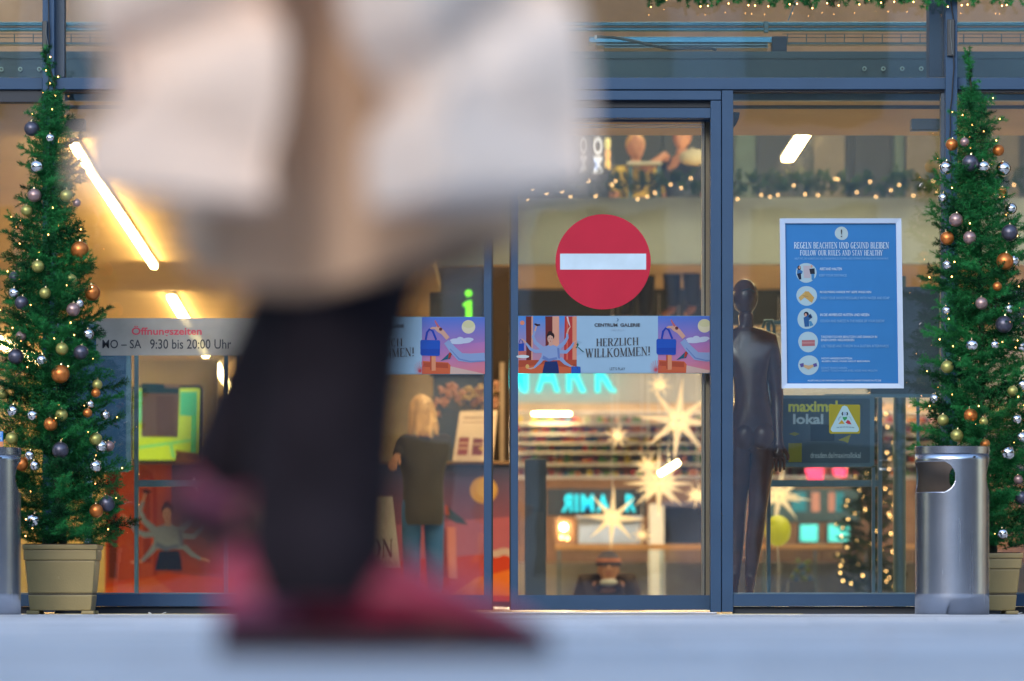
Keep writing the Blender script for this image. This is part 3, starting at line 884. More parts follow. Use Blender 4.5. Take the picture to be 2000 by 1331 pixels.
    tx('IN DIE ARMBEUGE HUSTEN UND NIESEN', 312, 733, 676, 753); tx('COUGH AND SNEEZE IN THE INSIDE OF YOUR ELBOW', 314, 779, 790, 799, M_PINK)
    tx('TASCHENTÜCHER BENUTZEN UND DANACH IN', 318, 894, 735, 915); tx('EINEN EIMER WEGWERFEN', 318, 921, 564, 939); tx('USE TISSUES AND THROW IN A DUSTBIN AFTERWARDS', 320, 965, 820, 985, M_PINK)
    tx('NICHT HÄNDESCHÜTTELN.', 322, 1057, 552, 1074); tx('AUGEN, NASE, MUND NICHT BERÜHREN', 322, 1079, 680, 1096)
    tx("DON'T SHAKE HANDS.", 322, 1130, 515, 1145, M_PINK); tx("DON'T TOUCH YOUR EYES, NOSE AND MOUTH", 324, 1150, 735, 1167, M_PINK)
    tx('AUSFÜHRLICHE INFORMATIONEN: WWW.INFEKTIONSSCHUTZ.DE', 218, 1222, 765, 1238, M_WINK)
rules_poster()

def triangle_sticker():
    Y = D + .074
    t = thing('window_sticker', 'olive square sticker with a rounded pale triangle, below the framed poster', 'sticker', tuple(P(1650, 847, Y)))
    b = MB()
    def m(x, y): return (1600 + x / 1065 * 120, 770 + y / 1331 * 150)
    def k(pts, c): b.ink([m(x, y) for x, y in pts], Y, c)
    k([(180, 180), (690, 185), (710, 205), (710, 670), (690, 690), (195, 690), (172, 665), (168, 200)], (176, 172, 60))
    k([(400, 215), (440, 200), (485, 222), (685, 590), (690, 630), (660, 658), (230, 658), (200, 625), (205, 590)], (190, 232, 245))
    k(ell(443, 345, 26, 30), (170, 200, 240))
    k(band([(410, 315), (396, 345), (410, 372)], 22), (20, 30, 60)); k(band([(478, 315), (492, 345), (478, 372)], 22), (20, 30, 60))
    k([(405, 395), (440, 400), (485, 392), (480, 430), (440, 468), (410, 430)], (60, 170, 110))
    k([(330, 520), (390, 448), (445, 518)], (200, 170, 60))
    k([(455, 495), (495, 448), (530, 470), (560, 530), (495, 520)], (200, 60, 80))
    k(band([(380, 392), (345, 415), (335, 460)], 8), (110, 90, 180)); k(band([(515, 392), (545, 415), (558, 460)], 6), (110, 170, 150))
    for i in range(12):
        x = 305 + i * 26; y = 575 + 10 * sin(pi * i / 11.0) * -1 + 8
        k([(x, y - 9), (x + 13, y - 9), (x + 12, y + 9), (x + 2, y + 9)], (50, 90, 120))
    b.obj('print', PRINT, t)
triangle_sticker()
# ---------------------------------------------------------------- artificial spruce branches
def leafmat(name, a, b_):
    m = bpy.data.materials.new(name); m.use_nodes = True
    t = m.node_tree; b = t.nodes['Principled BSDF']
    oi = t.nodes.new('ShaderNodeObjectInfo'); tc = t.nodes.new('ShaderNodeTexCoord')
    n = t.nodes.new('ShaderNodeTexNoise'); n.inputs['Scale'].default_value = 130
    ad = t.nodes.new('ShaderNodeMath'); ad.operation = 'ADD'
    ml = t.nodes.new('ShaderNodeMath'); ml.operation = 'MULTIPLY'; ml.inputs[1].default_value = .5
    t.links.new(oi.outputs['Random'], ml.inputs[0]); t.links.new(tc.outputs['Object'], n.inputs['Vector'])
    t.links.new(ml.outputs[0], ad.inputs[0]); t.links.new(n.outputs['Fac'], ad.inputs[1])
    r = t.nodes.new('ShaderNodeValToRGB')
    r.color_ramp.elements[0].position = .48; r.color_ramp.elements[0].color = a + (1,)
    r.color_ramp.elements[1].position = 1.0; r.color_ramp.elements[1].color = b_ + (1,)
    t.links.new(ad.outputs[0], r.inputs[0]); t.links.new(r.outputs[0], b.inputs['Base Color'])
    b.inputs['Roughness'].default_value = .6
    b.inputs['Specular IOR Level'].default_value = .15
    MATS[name] = m
    return m
M_NEEDLE = leafmat('needles', (.001, .013, .007), (.024, .225, .058))
M_NEEDLE_W = leafmat('needles_indoor', (.01, .035, .012), (.035, .09, .025))
M_BARK = mat('wire_stem', lin=(.02, .03, .015), rough=.8)

def branch_mesh(L, seed, mname, nlen=.022, wide=.0021, dens=1.0):
    q = random.Random(seed)
    vs_ = []; fs = []
    def needles(p0, p1, every, nl):
        d = p1 - p0; l = d.length; d = d.normalized()
        a = d.orthogonal().normalized(); b = d.cross(a)
        n = int(l / every * dens)
        for i in range(n):
            u = (i + q.random()) / n
            c = p0 + (p1 - p0) * u
            for s in range(3):
                ph = q.uniform(0, 2 * pi)
                o = (a * cos(ph) + b * sin(ph))
                dr = (o * q.uniform(.7, 1.0) + d * q.uniform(.35, .9)).normalized()
                ln = nl * q.uniform(.75, 1.15) * (1 - .35 * u * u)
                sd_ = dr.cross(Vector((q.uniform(-1, 1), q.uniform(-1, 1), q.uniform(-1, 1)))).normalized() * wide * .5
                k = len(vs_)
                vs_.extend([tuple(c - sd_), tuple(c + sd_), tuple(c + dr * ln)])
                fs.append((k, k + 1, k + 2))
    def stem(p0, p1, r):
        d = (p1 - p0).normalized(); a = d.orthogonal().normalized(); b = d.cross(a); k = len(vs_)
        for p, rr in ((p0, r), (p1, r * .4)):
            for j in range(3):
                vs_.append(tuple(p + (a * cos(j * 2.094) + b * sin(j * 2.094)) * rr))
        for j in range(3):
            fs.append((k + j, k + (j + 1) % 3, k + 3 + (j + 1) % 3, k + 3 + j))
    # main axis +X, drooping then lifting
    pts = [Vector((L * u, .02 * L * sin(u * 5 + seed), -.05 * L * sin(u * pi) + q.uniform(-.01, .01) * L)) for u in (0, .25, .5, .75, 1)]
    for a, b in zip(pts, pts[1:]):
        stem(a, b, .0022); needles(a, b, .0026, nlen)
    x = L * .22
    side = 1
    while x < L * .93:
        u = x / L; p = pts[0].lerp(pts[-1], u); p.z = -.05 * L * sin(u * pi)
        tl = min(.085, L * .42) * (1 - .45 * u) * q.uniform(.75, 1.2)
        for sgn in (1, -1):
            ang = radians(q.uniform(38, 62)); el = q.uniform(-.5, .6)
            dr = Vector((cos(ang), sgn * sin(ang) * cos(el), sin(ang) * sin(el))).normalized()
            e = p + dr * tl
            stem(p, e, .0013); needles(p, e, .0028, nlen * .95)
        if q.random() < .6:
            dr = Vector((.6, q.uniform(-.3, .3), q.choice([1, 1, -1]) * .75)).normalized()
            e = p + dr * tl * .8
            stem(p, e, .0013); needles(p, e, .003, nlen * .95)
        x += .024 + q.uniform(0, .008)
    me = bpy.data.meshes.new('branch')
    me.from_pydata(vs_, [], fs)
    me.materials.append(MATS[mname])
    return me
LENS = (.05, .08, .115, .155, .20, .25)
BR = {L: [branch_mesh(L, int(L * 1000) + k * 77, 'needles') for k in range(4)] for L in LENS}
BRW = {L: [branch_mesh(L, int(L * 1000) + k * 77 + 5, 'needles_indoor', dens=.5, wide=.004, nlen=.03) for k in range(2)] for L in (.115, .20, .25)}

def place_branch(me, p, direc, roll, parent, sc=1.0, name='branch'):
    o = bpy.data.objects.new(name, me); COL.objects.link(o); o.parent = parent
    o.location = Vector(p) - wpos(parent)
    qd = Vector(direc).normalized().to_track_quat('X', 'Z')
    o.rotation_mode = 'QUATERNION'
    from mathutils import Quaternion
    o.rotation_quaternion = qd @ Quaternion((1, 0, 0), roll)
    o.scale = (sc, sc, sc)
    return o

def bulb_mesh(r, name, m):
    mb = MB(); mb.ball((0, 0, 0), r, 8, 6, (1, 1, 1.25))
    o = mb.obj(name, m, smooth=180); me = o.data; bpy.data.objects.remove(o); return me
M_BULB = mat('warm_bulb', (255, 205, 140), emit=(255, 178, 95), estr=5)
M_BULBH = mat('warm_bulb_hall', (255, 205, 140), emit=(255, 190, 110), estr=5)
BULB = bulb_mesh(.0031, 'bulb', M_BULB)
BULBH = bulb_mesh(.0075, 'bulb', M_BULBH)
BULBG = bulb_mesh(.0065, 'bulb', mat('warm_bulb_gallery', (255, 205, 140), emit=(255, 196, 125), estr=2.8))

def interp(tab, z):
    for (a, b) in zip(tab, tab[1:]):
        if a[0] <= z <= b[0]:
            u = (z - a[0]) / (b[0] - a[0])
            return tuple(a[i] * (1 - u) + b[i] * u for i in range(1, len(a)))
    return tab[-1][1:] if z > tab[-1][0] else tab[0][1:]

def tree(label, Y, prof, light_label, bulbs, seed, set_=BR, needle='needles', bulb=BULB, nbranch=285, group='slim decorated spruces', pot_h=.33, lights_kind=None):
    """prof rows: (py, centre px, half width px) from the top down"""
    q = random.Random(seed)
    pts = [(row[0], row[1], row[2] * 1.02) for row in prof]
    y0, y1 = pts[0][0], pts[-1][0]
    base = P(pts[-1][1], 1198, Y)
    t = thing('christmas_tree', label, 'christmas tree', (base.x, Y, pot_h - .06), group)
    k = Y / F
    mb = MB(); tp = []; tr = []
    for i in range(16):
        y = y1 + 20 - (y1 + 20 - y0 - 8) * i / 15
        c = interp(pts, min(y, y1))
        tp.append(P(c[0], y, Y)); tr.append(.016 * (1 - i / 15) + .004)
    mb.tube(tp, tr, 8); mb.obj('trunk', M_BARK, t, smooth=180)
    # weights: more branches where the tree is wide
    ys = [y0 + (y1 - y0) * (i + .5) / 200 for i in range(200)]
    ws = [.9 + interp(pts, y)[1] / 34 for y in ys]
    tot = sum(ws); n = 0; az = q.uniform(0, 6)
    acc = 0
    surf = []
    keys = sorted(set_)
    for y, w_ in zip(ys, ws):
        acc += w_ / tot * nbranch
        while acc >= 1:
            acc -= 1; n += 1
            az += 2.39996 + q.uniform(-.35, .35)
            cx, hw = interp(pts, y)
            r = hw * k * q.choice([q.uniform(.72, 1.05), q.uniform(1.0, 1.42)])
            L = min(keys, key=lambda a: abs(a - r * 1.08))
            up = q.uniform(.05, .45) if y > y0 + 60 else q.uniform(.9, 1.8)
            d = Vector((cos(az), sin(az), up)).normalized()
            drop = r * up * .8
            inner = max(0, r - L)
            p = P(cx, y, Y) + Vector((cos(az) * inner, sin(az) * inner, -drop * .6))
            if p.z < pot_h - .02: p.z = pot_h - .02
            place_branch(q.choice(set_[L]), p, d, q.uniform(-.6, .6), t, q.uniform(.9, 1.1))
            if sin(az) < .45:
                surf.append((p + d * L * q.uniform(.75, .98)))
    # leader shoots at the tip
    for i in range(7):
        yy = y0 + 6 + i * 14; c = interp(pts, yy)
        place_branch(q.choice(set_[keys[1]]), P(c[0], yy + 16, Y), Vector((q.uniform(-.25, .25), q.uniform(-.3, .3), 1)), 0, t, q.uniform(.6, .9))
    # short dark inner sprays close the crown round the trunk, one joined part
    vs_ = []; fs = []
    for i in range(42000 if nbranch > 200 else 5000):
        y = q.choice(ys); cx, hw = interp(pts, y)
        if hw < 22: continue
        rr = hw * k * .78 * math.sqrt(q.random()); a = q.uniform(0, 2 * pi)
        c = P(cx, y, Y) + Vector((cos(a) * rr, sin(a) * rr, 0))
        d = Vector((q.gauss(0, 1), q.gauss(0, 1), q.gauss(0, 1))).normalized() * .024
        s = d.orthogonal().normalized() * .0014
        kk = len(vs_); vs_ += [tuple(c - s), tuple(c + s), tuple(c + d)]; fs.append((kk, kk + 1, kk + 2))
    mb = MB(); mb.add(vs_, fs); mb.obj('inner_needles', MATS[needle], t, kind='stuff')
    # the light string
    ls = thing('fairy_lights', light_label, 'string lights', t.location, 'light strings on trees and garlands')
    q.shuffle(surf); surf = surf[:bulbs]
    surf.sort(key=lambda v: v.z)
    for p in surf:
        o = bpy.data.objects.new('bulb', bulb); COL.objects.link(o); o.parent = ls; o.location = p - wpos(ls)
    wire = MB()
    for a, b in zip(surf, surf[1:]):
        if (a - b).length < .16:
            mid = (a + b) / 2 - Vector((0, -.02, .02)); wire.tube([a, mid, b], .0014, 4, cap=False)
    if wire.v: wire.obj('wire', mat('dark_green_wire', lin=(.008, .02, .012), rough=.6), ls, kind='stuff')
    return t

TA = 'the tree next to the opening-hours notice'
TB = 'the tree behind the steel bin'
YT = 27.2
tree('slim leaning green spruce with baubles, its tip bent sideways, next to the opening-hours notice', YT,
     [(92, 84, 5), (130, 97, 9), (165, 107, 14), (200, 100, 32), (250, 99, 42), (330, 99, 52), (400, 98, 58), (470, 98, 76), (560, 92, 96), (650, 94, 106), (750, 98, 112), (850, 104, 116), (950, 112, 116), (1030, 122, 106), (1058, 124, 92)],
     'warm fairy lights wound through the tree next to the opening-hours notice', 60, 5)
tree('slim straight green spruce with baubles, standing behind the big steel bin', YT + .05,
     [(92, 1889, 5), (130, 1892, 7), (165, 1896, 11), (200, 1898, 36), (250, 1902, 44), (330, 1906, 54), (420, 1908, 70), (500, 1914, 84), (600, 1916, 92), (700, 1918, 96), (800, 1914, 112), (880, 1918, 118), (980, 1930, 112), (1060, 1940, 92)],
     'warm fairy lights wound through the tree behind the steel bin', 60, 9)

# ---------------------------------------------------------------- baubles
BM = {
 'copper': mat('matt_copper_bauble', lin=(.62, .19, .045), rough=.33, metal=.75, vary=.05),
 'dark': mat('matt_slate_bauble', lin=(.085, .085, .12), rough=.34, metal=.6, vary=.05),
 'olive': mat('matt_olive_bauble', lin=(.36, .34, .10), rough=.36, metal=.6, vary=.05),
 'silver': mat('shiny_silver_bauble', lin=(.78, .76, .74), rough=.06, metal=1.0, vary=.03),
 'rose': mat('rose_grey_bauble', lin=(.34, .22, .21), rough=.3, metal=.6, vary=.05),
}
WORD = {'copper': 'matt copper bauble', 'dark': 'dark slate blue bauble', 'olive': 'matt olive gold bauble', 'silver': 'shiny silver bauble', 'rose': 'rose grey bauble'}
def bauble_mesh(kind):
    mb = MB(); mb.ball((0, 0, 0), 1, 28, 18)
    o = mb.obj('ball', BM[kind], smooth=180); a = o.data; bpy.data.objects.remove(o)
    return a
BMESH = {k_: bauble_mesh(k_) for k_ in BM}
mb = MB(); mb.lathe((0, 0, .97), [(.17, 0), (.17, .16), (.09, .19)], 12)
mb.tube([Vector((.07 * cos(a), 0, 1.2 + .09 * sin(a))) for a in [i * pi / 5 for i in range(11)]], .02, 5)
_o = mb.obj('cap', mat('gold_cap', lin=(.8, .68, .4), rough=.25, metal=1), smooth=40); CAPM = _o.data; bpy.data.objects.remove(_o)
ORD_W = ['topmost', 'second from the top', 'third from the top', 'fourth from the top', 'fifth from the top', 'sixth from the top', 'seventh from the top', 'eighth from the top', 'ninth from the top', 'tenth from the top', 'eleventh from the top', 'twelfth from the top', 'thirteenth from the top', 'fourteenth from the top', 'fifteenth from the top', 'sixteenth from the top', 'seventeenth from the top', 'eighteenth from the top', 'nineteenth from the top', 'lowest']
def baubles(lst, where, prof, Y):
    cnt = {}
    tot = {}
    for b in lst: tot[b[3]] = tot.get(b[3], 0) + 1
    for x, y, r, k_ in sorted(lst, key=lambda b: b[1]):
        i = cnt.get(k_, 0); cnt[k_] = i + 1
        word = 'lowest' if i == tot[k_] - 1 and i > 0 else ORD_W[i]
        lab = '%s, %s of its colour, on %s' % (WORD[k_], word.replace('from the top', 'from top'), 'the tree behind the bin' if 'bin' in where else 'the tree by the notice')
        cx, hw = interp(prof, y)
        u = min(.98, abs(x - cx) / max(hw, 1))
        yy = Y - hw / F * Y * math.sqrt(max(0, 1 - u * u)) * .92 - .02
        p = P(x, y, yy); rr = r * 1.13 / F * yy
        t = thing('bauble', lab, 'bauble', tuple(p), 'baubles on ' + where)
        for me, n in ((BMESH[k_], 'ball'), (CAPM, 'cap')):
            o = bpy.data.objects.new(n, me); COL.objects.link(o); o.parent = t; o.scale = (rr, rr, rr)
            o.rotation_euler = (R.uniform(-.2, .2), R.uniform(-.2, .2), R.uniform(0, 3))
PA = [(92, 84, 5), (165, 107, 14), (250, 100, 40), (330, 101, 50), (470, 104, 72), (560, 100, 90), (750, 104, 106), (850, 108, 110), (950, 118, 108), (1058, 130, 88)]
baubles([(62,252,13,'dark'),(98,270,8,'silver'),(72,326,12,'silver'),(67,382,12,'rose'),(130,383,11,'olive'),(150,397,7,'rose'),(52,412,10,'olive'),(156,489,15.5,'copper'),(74,521,11,'olive'),(139,547,10,'olive'),(28,541,9,'dark'),(28,573,10,'silver'),(88,573,10,'olive'),(180,572,14,'copper'),(42,592,12,'dark'),(143,605,12,'rose'),(155,593,8,'silver'),(41,657,9,'rose'),(172,653,10,'silver'),(121,682,11,'olive'),(158,689,13,'dark'),(31,697,13.5,'dark'),(82,704,10,'silver'),(118,731,16,'copper'),(3,717,6,'copper'),(190,752,9,'olive'),(5,770,9,'olive'),(187,768,8,'copper'),(64,812,10,'silver'),(25,803,11,'silver'),(176,790,7,'silver'),(120,811,11,'olive'),(171,807,8,'copper'),(205,811,8,'silver'),(99,829,12,'copper'),(23,857,11,'olive'),(187,858,11,'olive'),(118,880,14.5,'dark'),(197,872,11,'silver'),(213,872,9,'rose'),(58,890,9,'silver'),(68,910,9,'silver'),(42,907,12,'copper'),(186,911,11,'silver'),(209,984,14,'dark'),(188,998,12,'copper'),(65,1017,13,'silver')], TA, PA, YT)
PB = [(92, 1889, 5), (200, 1898, 36), (330, 1906, 54), (420, 1908, 70), (500, 1914, 84), (700, 1918, 96), (880, 1918, 118), (1060, 1940, 92)]
baubles([(1859,283,10.5,'copper'),(1950,294,10,'copper'),(1895,319,14.5,'dark'),(1921,326,11,'silver'),(1848,328,12,'silver'),(1960,330,13,'silver'),(1884,278,8,'rose'),(1957,374,8,'copper'),(1842,387,9,'silver'),(1975,408,10,'silver'),(1867,430,12,'rose'),(1850,466,12,'copper'),(1894,465,11.5,'rose'),(1972,455,14.5,'dark'),(1963,511,15,'copper'),(1980,509,10,'silver'),(1851,518,9,'silver'),(1948,560,8,'copper'),(1917,593,11,'rose'),(1970,604,9,'silver'),(1961,634,15,'dark'),(1849,607,8,'silver'),(1899,675,11,'silver'),(1996,678,10,'silver'),(1850,717,11,'olive'),(1943,674,8,'silver'),(1826,779,9,'silver'),(1978,764,9,'olive'),(1998,753,11,'silver'),(1896,812,12,'copper'),(1842,821,10,'olive'),(1921,824,8,'olive'),(1986,819,9,'silver'),(1869,851,11,'olive'),(1924,868,9,'copper'),(1996,855,11,'silver'),(1969,885,13,'silver'),(1989,937,8,'rose'),(1995,972,11,'dark'),(1958,1043,10,'silver')], TB, PB, YT + .05)

# ---------------------------------------------------------------- planters
def planter(x0, x1, y0, y1, Y, label):
    """square plastic tub, tapering to the foot"""
    kx = Y / F
    w1 = (x1 - x0) * kx; cx = ((x0 + x1) / 2 - 1000) * kx; h = (1199.6 - y0) * kx; cy = Y + w1 / 2 * 0 
    t = thing('planter', label, 'planter', (cx, YT, 0), 'beige square planters')
    def frus(z0, z1, a, b, mb):
        v = [(cx - a, YT - a, z0), (cx + a, YT - a, z0), (cx + a, YT + a, z0), (cx - a, YT + a, z0), (cx - b, YT - b, z1), (cx + b, YT - b, z1), (cx + b, YT + b, z1), (cx - b, YT + b, z1)]
        mb.add(v, [(0, 3, 2, 1), (4, 5, 6, 7), (0, 1, 5, 4), (1, 2, 6, 5), (2, 3, 7, 6), (3, 0, 4, 7)])
    m_ = mat('beige_plastic', lin=(.29, .215, .088), rough=.42, vary=.10, scale=4, bump=.08, bscale=120)
    a1 = w1 / 2
    mb = MB(); frus(.018, .092, a1 * .80, a1 * .845, mb); mb.obj('foot_band', m_, t, bevel=.005)
    mb = MB(); frus(.0925, .1, a1 * .828, a1 * .836, mb); mb.obj('groove', mat('beige_plastic_shadow_gap', lin=(.12, .09, .05), rough=.6), t)
    mb = MB(); frus(.1005, h - .075, a1 * .85, a1 * .925, mb); mb.obj('body', m_, t, bevel=.006)
    mb = MB(); frus(h - .0745, h - .025, a1 * .955, a1 * .965, mb); mb.obj('collar', m_, t, bevel=.006)
    mb = MB(); frus(h - .0245, h, a1 * .99, a1, mb); mb.obj('rim', m_, t, bevel=.005)
    for sx in (-1, 1):
        for sy in (-1, 1):
            mb = MB(); mb.box((cx + sx * a1 * .72 - .03, YT + sy * a1 * .70 - .03, 0), (cx + sx * a1 * .72 + .03, YT + sy * a1 * .70 + .03, .0175)); mb.obj('foot', m_, t, bevel=.004)
    mb = MB(); mb.tube([(cx - .01, YT - a1 * .885, .175), (cx - .01, YT - a1 * .885 - .004, .175)], .006, 12); mb.obj('moulding_mark', m_, t, smooth=40)
    mb = MB(); mb.box((cx - a1 * .93, YT - a1 * .93, h + .0005), (cx + a1 * .93, YT + a1 * .93, h + .004)); mb.obj('soil', mat('potting_soil', lin=(.03, .022, .015), rough=1, bump=.5, bscale=200), t)
planter(42, 191, 1063, 1200, YT - .185, 'beige square plastic planter under ' + TA)
planter(1851, 1999, 1080, 1200, YT - .185, 'beige square plastic planter under ' + TB)

# ---------------------------------------------------------------- steel litter bins
def bin_(cxp, rp, ytop, Y, label, rot=0.0):
    kx = Y / F; r = rp * kx; cx = (cxp - 1000) * kx; h = (1180 - ytop) * kx + H
    t = thing('litter_bin', label, 'litter bin', (cx, Y, 0), 'brushed steel litter bins')
    # brushed steel with vertical streak reflections
    if 'bin_steel' not in MATS:
        m_ = bpy.data.materials.new('bin_steel'); m_.use_nodes = True
        tt = m_.node_tree; b = tt.nodes['Principled BSDF']
        tc = tt.nodes.new('ShaderNodeTexCoord'); mp = tt.nodes.new('ShaderNodeMapping'); mp.inputs['Scale'].default_value = (40, 40, 1.5)
        n = tt.nodes.new('ShaderNodeTexNoise'); n.inputs['Scale'].default_value = 1; n.inputs['Detail'].default_value = 6
        tt.links.new(tc.outputs['Object'], mp.inputs[0]); tt.links.new(mp.outputs[0], n.inputs['Vector'])
        r_ = tt.nodes.new('ShaderNodeMapRange'); r_.inputs['To Min'].default_value = .22; r_.inputs['To Max'].default_value = .30
        tt.links.new(n.outputs['Fac'], r_.inputs[0]); tt.links.new(r_.outputs[0], b.inputs['Roughness'])
        bp = tt.nodes.new('ShaderNodeBump'); bp.inputs['Strength'].default_value = .02; bp.inputs['Distance'].default_value = .0005
        tt.links.new(n.outputs['Fac'], bp.inputs['Height']); tt.links.new(bp.outputs[0], b.inputs['Normal'])
        n2 = tt.nodes.new('ShaderNodeTexNoise'); n2.inputs['Scale'].default_value = 5; n2.inputs['Detail'].default_value = 8
        tt.links.new(tc.outputs['Object'], n2.inputs['Vector'])
        cr = tt.nodes.new('ShaderNodeValToRGB'); cr.color_ramp.elements[0].color = (.42, .46, .54, 1); cr.color_ramp.elements[1].color = (.52, .56, .65, 1)
        cr.color_ramp.elements[0].position = .3; cr.color_ramp.elements[1].position = .65
        tt.links.new(n2.outputs['Fac'], cr.inputs[0]); tt.links.new(cr.outputs[0], b.inputs['Base Color'])
        b.inputs['Metallic'].default_value = 1
        b.inputs['Anisotropic'].default_value = .6
        tg = tt.nodes.new('ShaderNodeTangent'); tg.direction_type = 'RADIAL'; tg.axis = 'Z'; tt.links.new(tg.outputs[0], b.inputs['Tangent'])
        MATS['bin_steel'] = m_
    zt, zb = h - .036, h
    oz0, oz1 = (1180 - 963) * kx + H, (1180 - 903) * kx + H   # opening
    zc = (oz0 + oz1) / 2; hh = (oz1 - oz0) / 2
    a0, a1 = -116.0, 0.5
    def inside(ang, z):
        for lo, hi in ((a0, a1), (a0 + 180, a1 + 180)):
            for sft in (0, 360, -360):
                A = ang + sft
                e = math.degrees(hh / r) * .95
                if lo <= A <= hi and abs(z - zc) < hh:
                    dz = abs(z - zc) / hh
                    lim = e * (1 - math.sqrt(1 - dz * dz))
                    if lo + lim <= A <= hi - lim: return True
        return False
    zs = [0, .1, .2, .3, .4, .5, oz0 - .01]
    n = 44
    zs += [oz0 - .002 + (oz1 - oz0 + .004) * i / n for i in range(n + 1)] + [oz1 + .008, zt]
    NA = 288
    v = []
    for z in zs:
        for k_ in range(NA):
            a = radians(k_ * 360 / NA) + rot
            v.append((cx + r * sin(a), Y - r * cos(a), z))
    fs = []
    for i in range(len(zs) - 1):
        for k_ in range(NA):
            if inside((k_ + .5) * 360 / NA, (zs[i] + zs[i + 1]) / 2): continue
            fs.append((i * NA + k_, i * NA + (k_ + 1) % NA, (i + 1) * NA + (k_ + 1) % NA, (i + 1) * NA + k_))
    mb = MB(); mb.add(v, fs)
    o = mb.obj('body', MATS['bin_steel'], t, smooth=60)
    sm = o.modifiers.new('sheet', 'SOLIDIFY'); sm.thickness = .002; sm.offset = -1
    mb = MB(); mb.lathe((cx, Y, 0), [(r - .004, zt + .0006), (r + .0015, zt + .0016), (r + .002, zb - .002), (r - .001, zb), (r - .03, zb), (r - .034, zb - .02)], 96, cap=False)
    mb.obj('lid_ring', MATS['bin_steel'], t, smooth=35)
    mb = MB(); mb.add([(cx + (p[0] - cx) * (r - .0045) / r, Y + (p[1] - Y) * (r - .0045) / r, p[2]) for p in v], fs)
    mb.obj('inner_wall', mat('bin_inside', lin=(.10, .075, .06), rough=.55, vary=.3), t, smooth=60)
    mb = MB(); mb.lathe((cx, Y, 0), [(r - .05, oz0 - .3), (r - .05, oz0 - .06)], 48, cap=False); mb.obj('liner', mat('bin_liner', lin=(.05, .045, .04), rough=.6), t, smooth=60)
    mb = MB(); mb.lathe((cx, Y, 0), [(r - .0045, .004), (r - .0045, .012)], 48); mb.obj('base', M_DARK, t)
    mb = MB(); a = radians(22); 
    mb.tube([(cx + (r + .0005) * sin(radians(30)), Y - (r + .0005) * cos(radians(30)), zt - .015), (cx + (r + .0012) * sin(radians(34)), Y - (r + .0012) * cos(radians(34)), zt - .015)], .004, 4); mb.obj('maker_plate', M_DARK, t)
    return t
bin_(1859.5, 72.5, 873, 26.6, 'brushed steel cylindrical litter bin with a rounded side opening, seen whole')
bin_(-32, 72.5, 875, 26.6, 'brushed steel cylindrical litter bin cut off by the picture edge, packet on top', rot=0.0)
Yb = 26.5
t = thing('cigarette_packet', 'small blue packet with white letters standing on the cut-off steel bin', 'packet', tuple(P(-1, 874, Yb)))
mb = MB(); mb.pbox(-14, 843, 5.5, 874.2, Yb, .03); mb.obj('carton', mat('packet_blue', lin=(.03, .22, .62), rough=.4), t, bevel=.001)
mb = MB(); mb.pbox(-14.2, 863, 5.7, 874.1, Yb - .001, .001); mb.obj('picture_band', mat('packet_orange', lin=(.6, .22, .08), rough=.4), t)
letter('T', -1, 845, 4, 852, Yb - .001, M_WINK, t); letter('ER', -7, 854, 5, 861, Yb - .001, M_WINK, t)

# ---------------------------------------------------------------- garlands
def garland(x0, x1, yf, Y, thick, n, lab, nb, llab, set_, bulb, seed, kind_bulb='bulb'):
    q = random.Random(seed)
    t = thing('garland', lab, 'garland', tuple(P((x0 + x1) / 2, yf(0.5), Y)), 'evergreen garlands')
    mb = MB(); mb.tube([P(x0 + (x1 - x0) * i / 30, yf(i / 30), Y) for i in range(31)], .006, 6); mb.obj('core_wire', M_BARK, t)
    keys = sorted(set_)
    th = thick / F * Y
    L = min(keys, key=lambda a: abs(a - th * .5))
    for i in range(n):
        u = (i + q.random()) / n
        a = q.uniform(0, 2 * pi)
        place_branch(q.choice(set_[L]), P(x0 + (x1 - x0) * u, yf(u), Y), Vector((q.uniform(-.9, .9), cos(a), sin(a))), q.uniform(-1, 1), t, q.uniform(.8, 1.15), name='sprig')
    ls = thing('fairy_lights', llab, 'string lights', t.location, 'light strings on trees and garlands')
    for i in range(nb):
        u = (i + q.random()) / nb; a = q.uniform(-2.6, .6)
        p = P(x0 + (x1 - x0) * u, yf(u), Y) + Vector((0, -abs(cos(a)) * th * .5, sin(a) * th * .5))
        o = bpy.data.objects.new('bulb', bulb); COL.objects.link(o); o.parent = ls; o.location = p - wpos(ls)
garland(1268, 1990, lambda u: -6 + 3 * sin(u * 19), D - .1, 40, 200, 'green evergreen garland hanging outside over the top of the glass front', 26, 'small warm lights in the garland over the glass front', {.05: BR[.05], .08: BR[.08]}, BULB, 21)
garland(985, 1990, lambda u: 356 + 3 * sin(u * 30), 47.85, 62, 300, 'blurred evergreen garland with glowing lights along the gallery inside', 42, 'out-of-focus warm lights in the garland along the gallery inside', {.115: BRW[.115]}, BULBG, 22)
tree('indoor spruce full of golden lights, seen beside the teal column', 50.0,
     [(735, 1705, 6), (800, 1705, 24), (900, 1704, 40), (1000, 1702, 52), (1100, 1700, 62), (1150, 1700, 60)],
     'golden out-of-focus lights on the indoor spruce', 110, 31, set_={.115: BRW[.115], .20: BRW[.20], .25: BRW[.25]}, needle='needles_indoor', bulb=BULBH, nbranch=110, pot_h=.1)
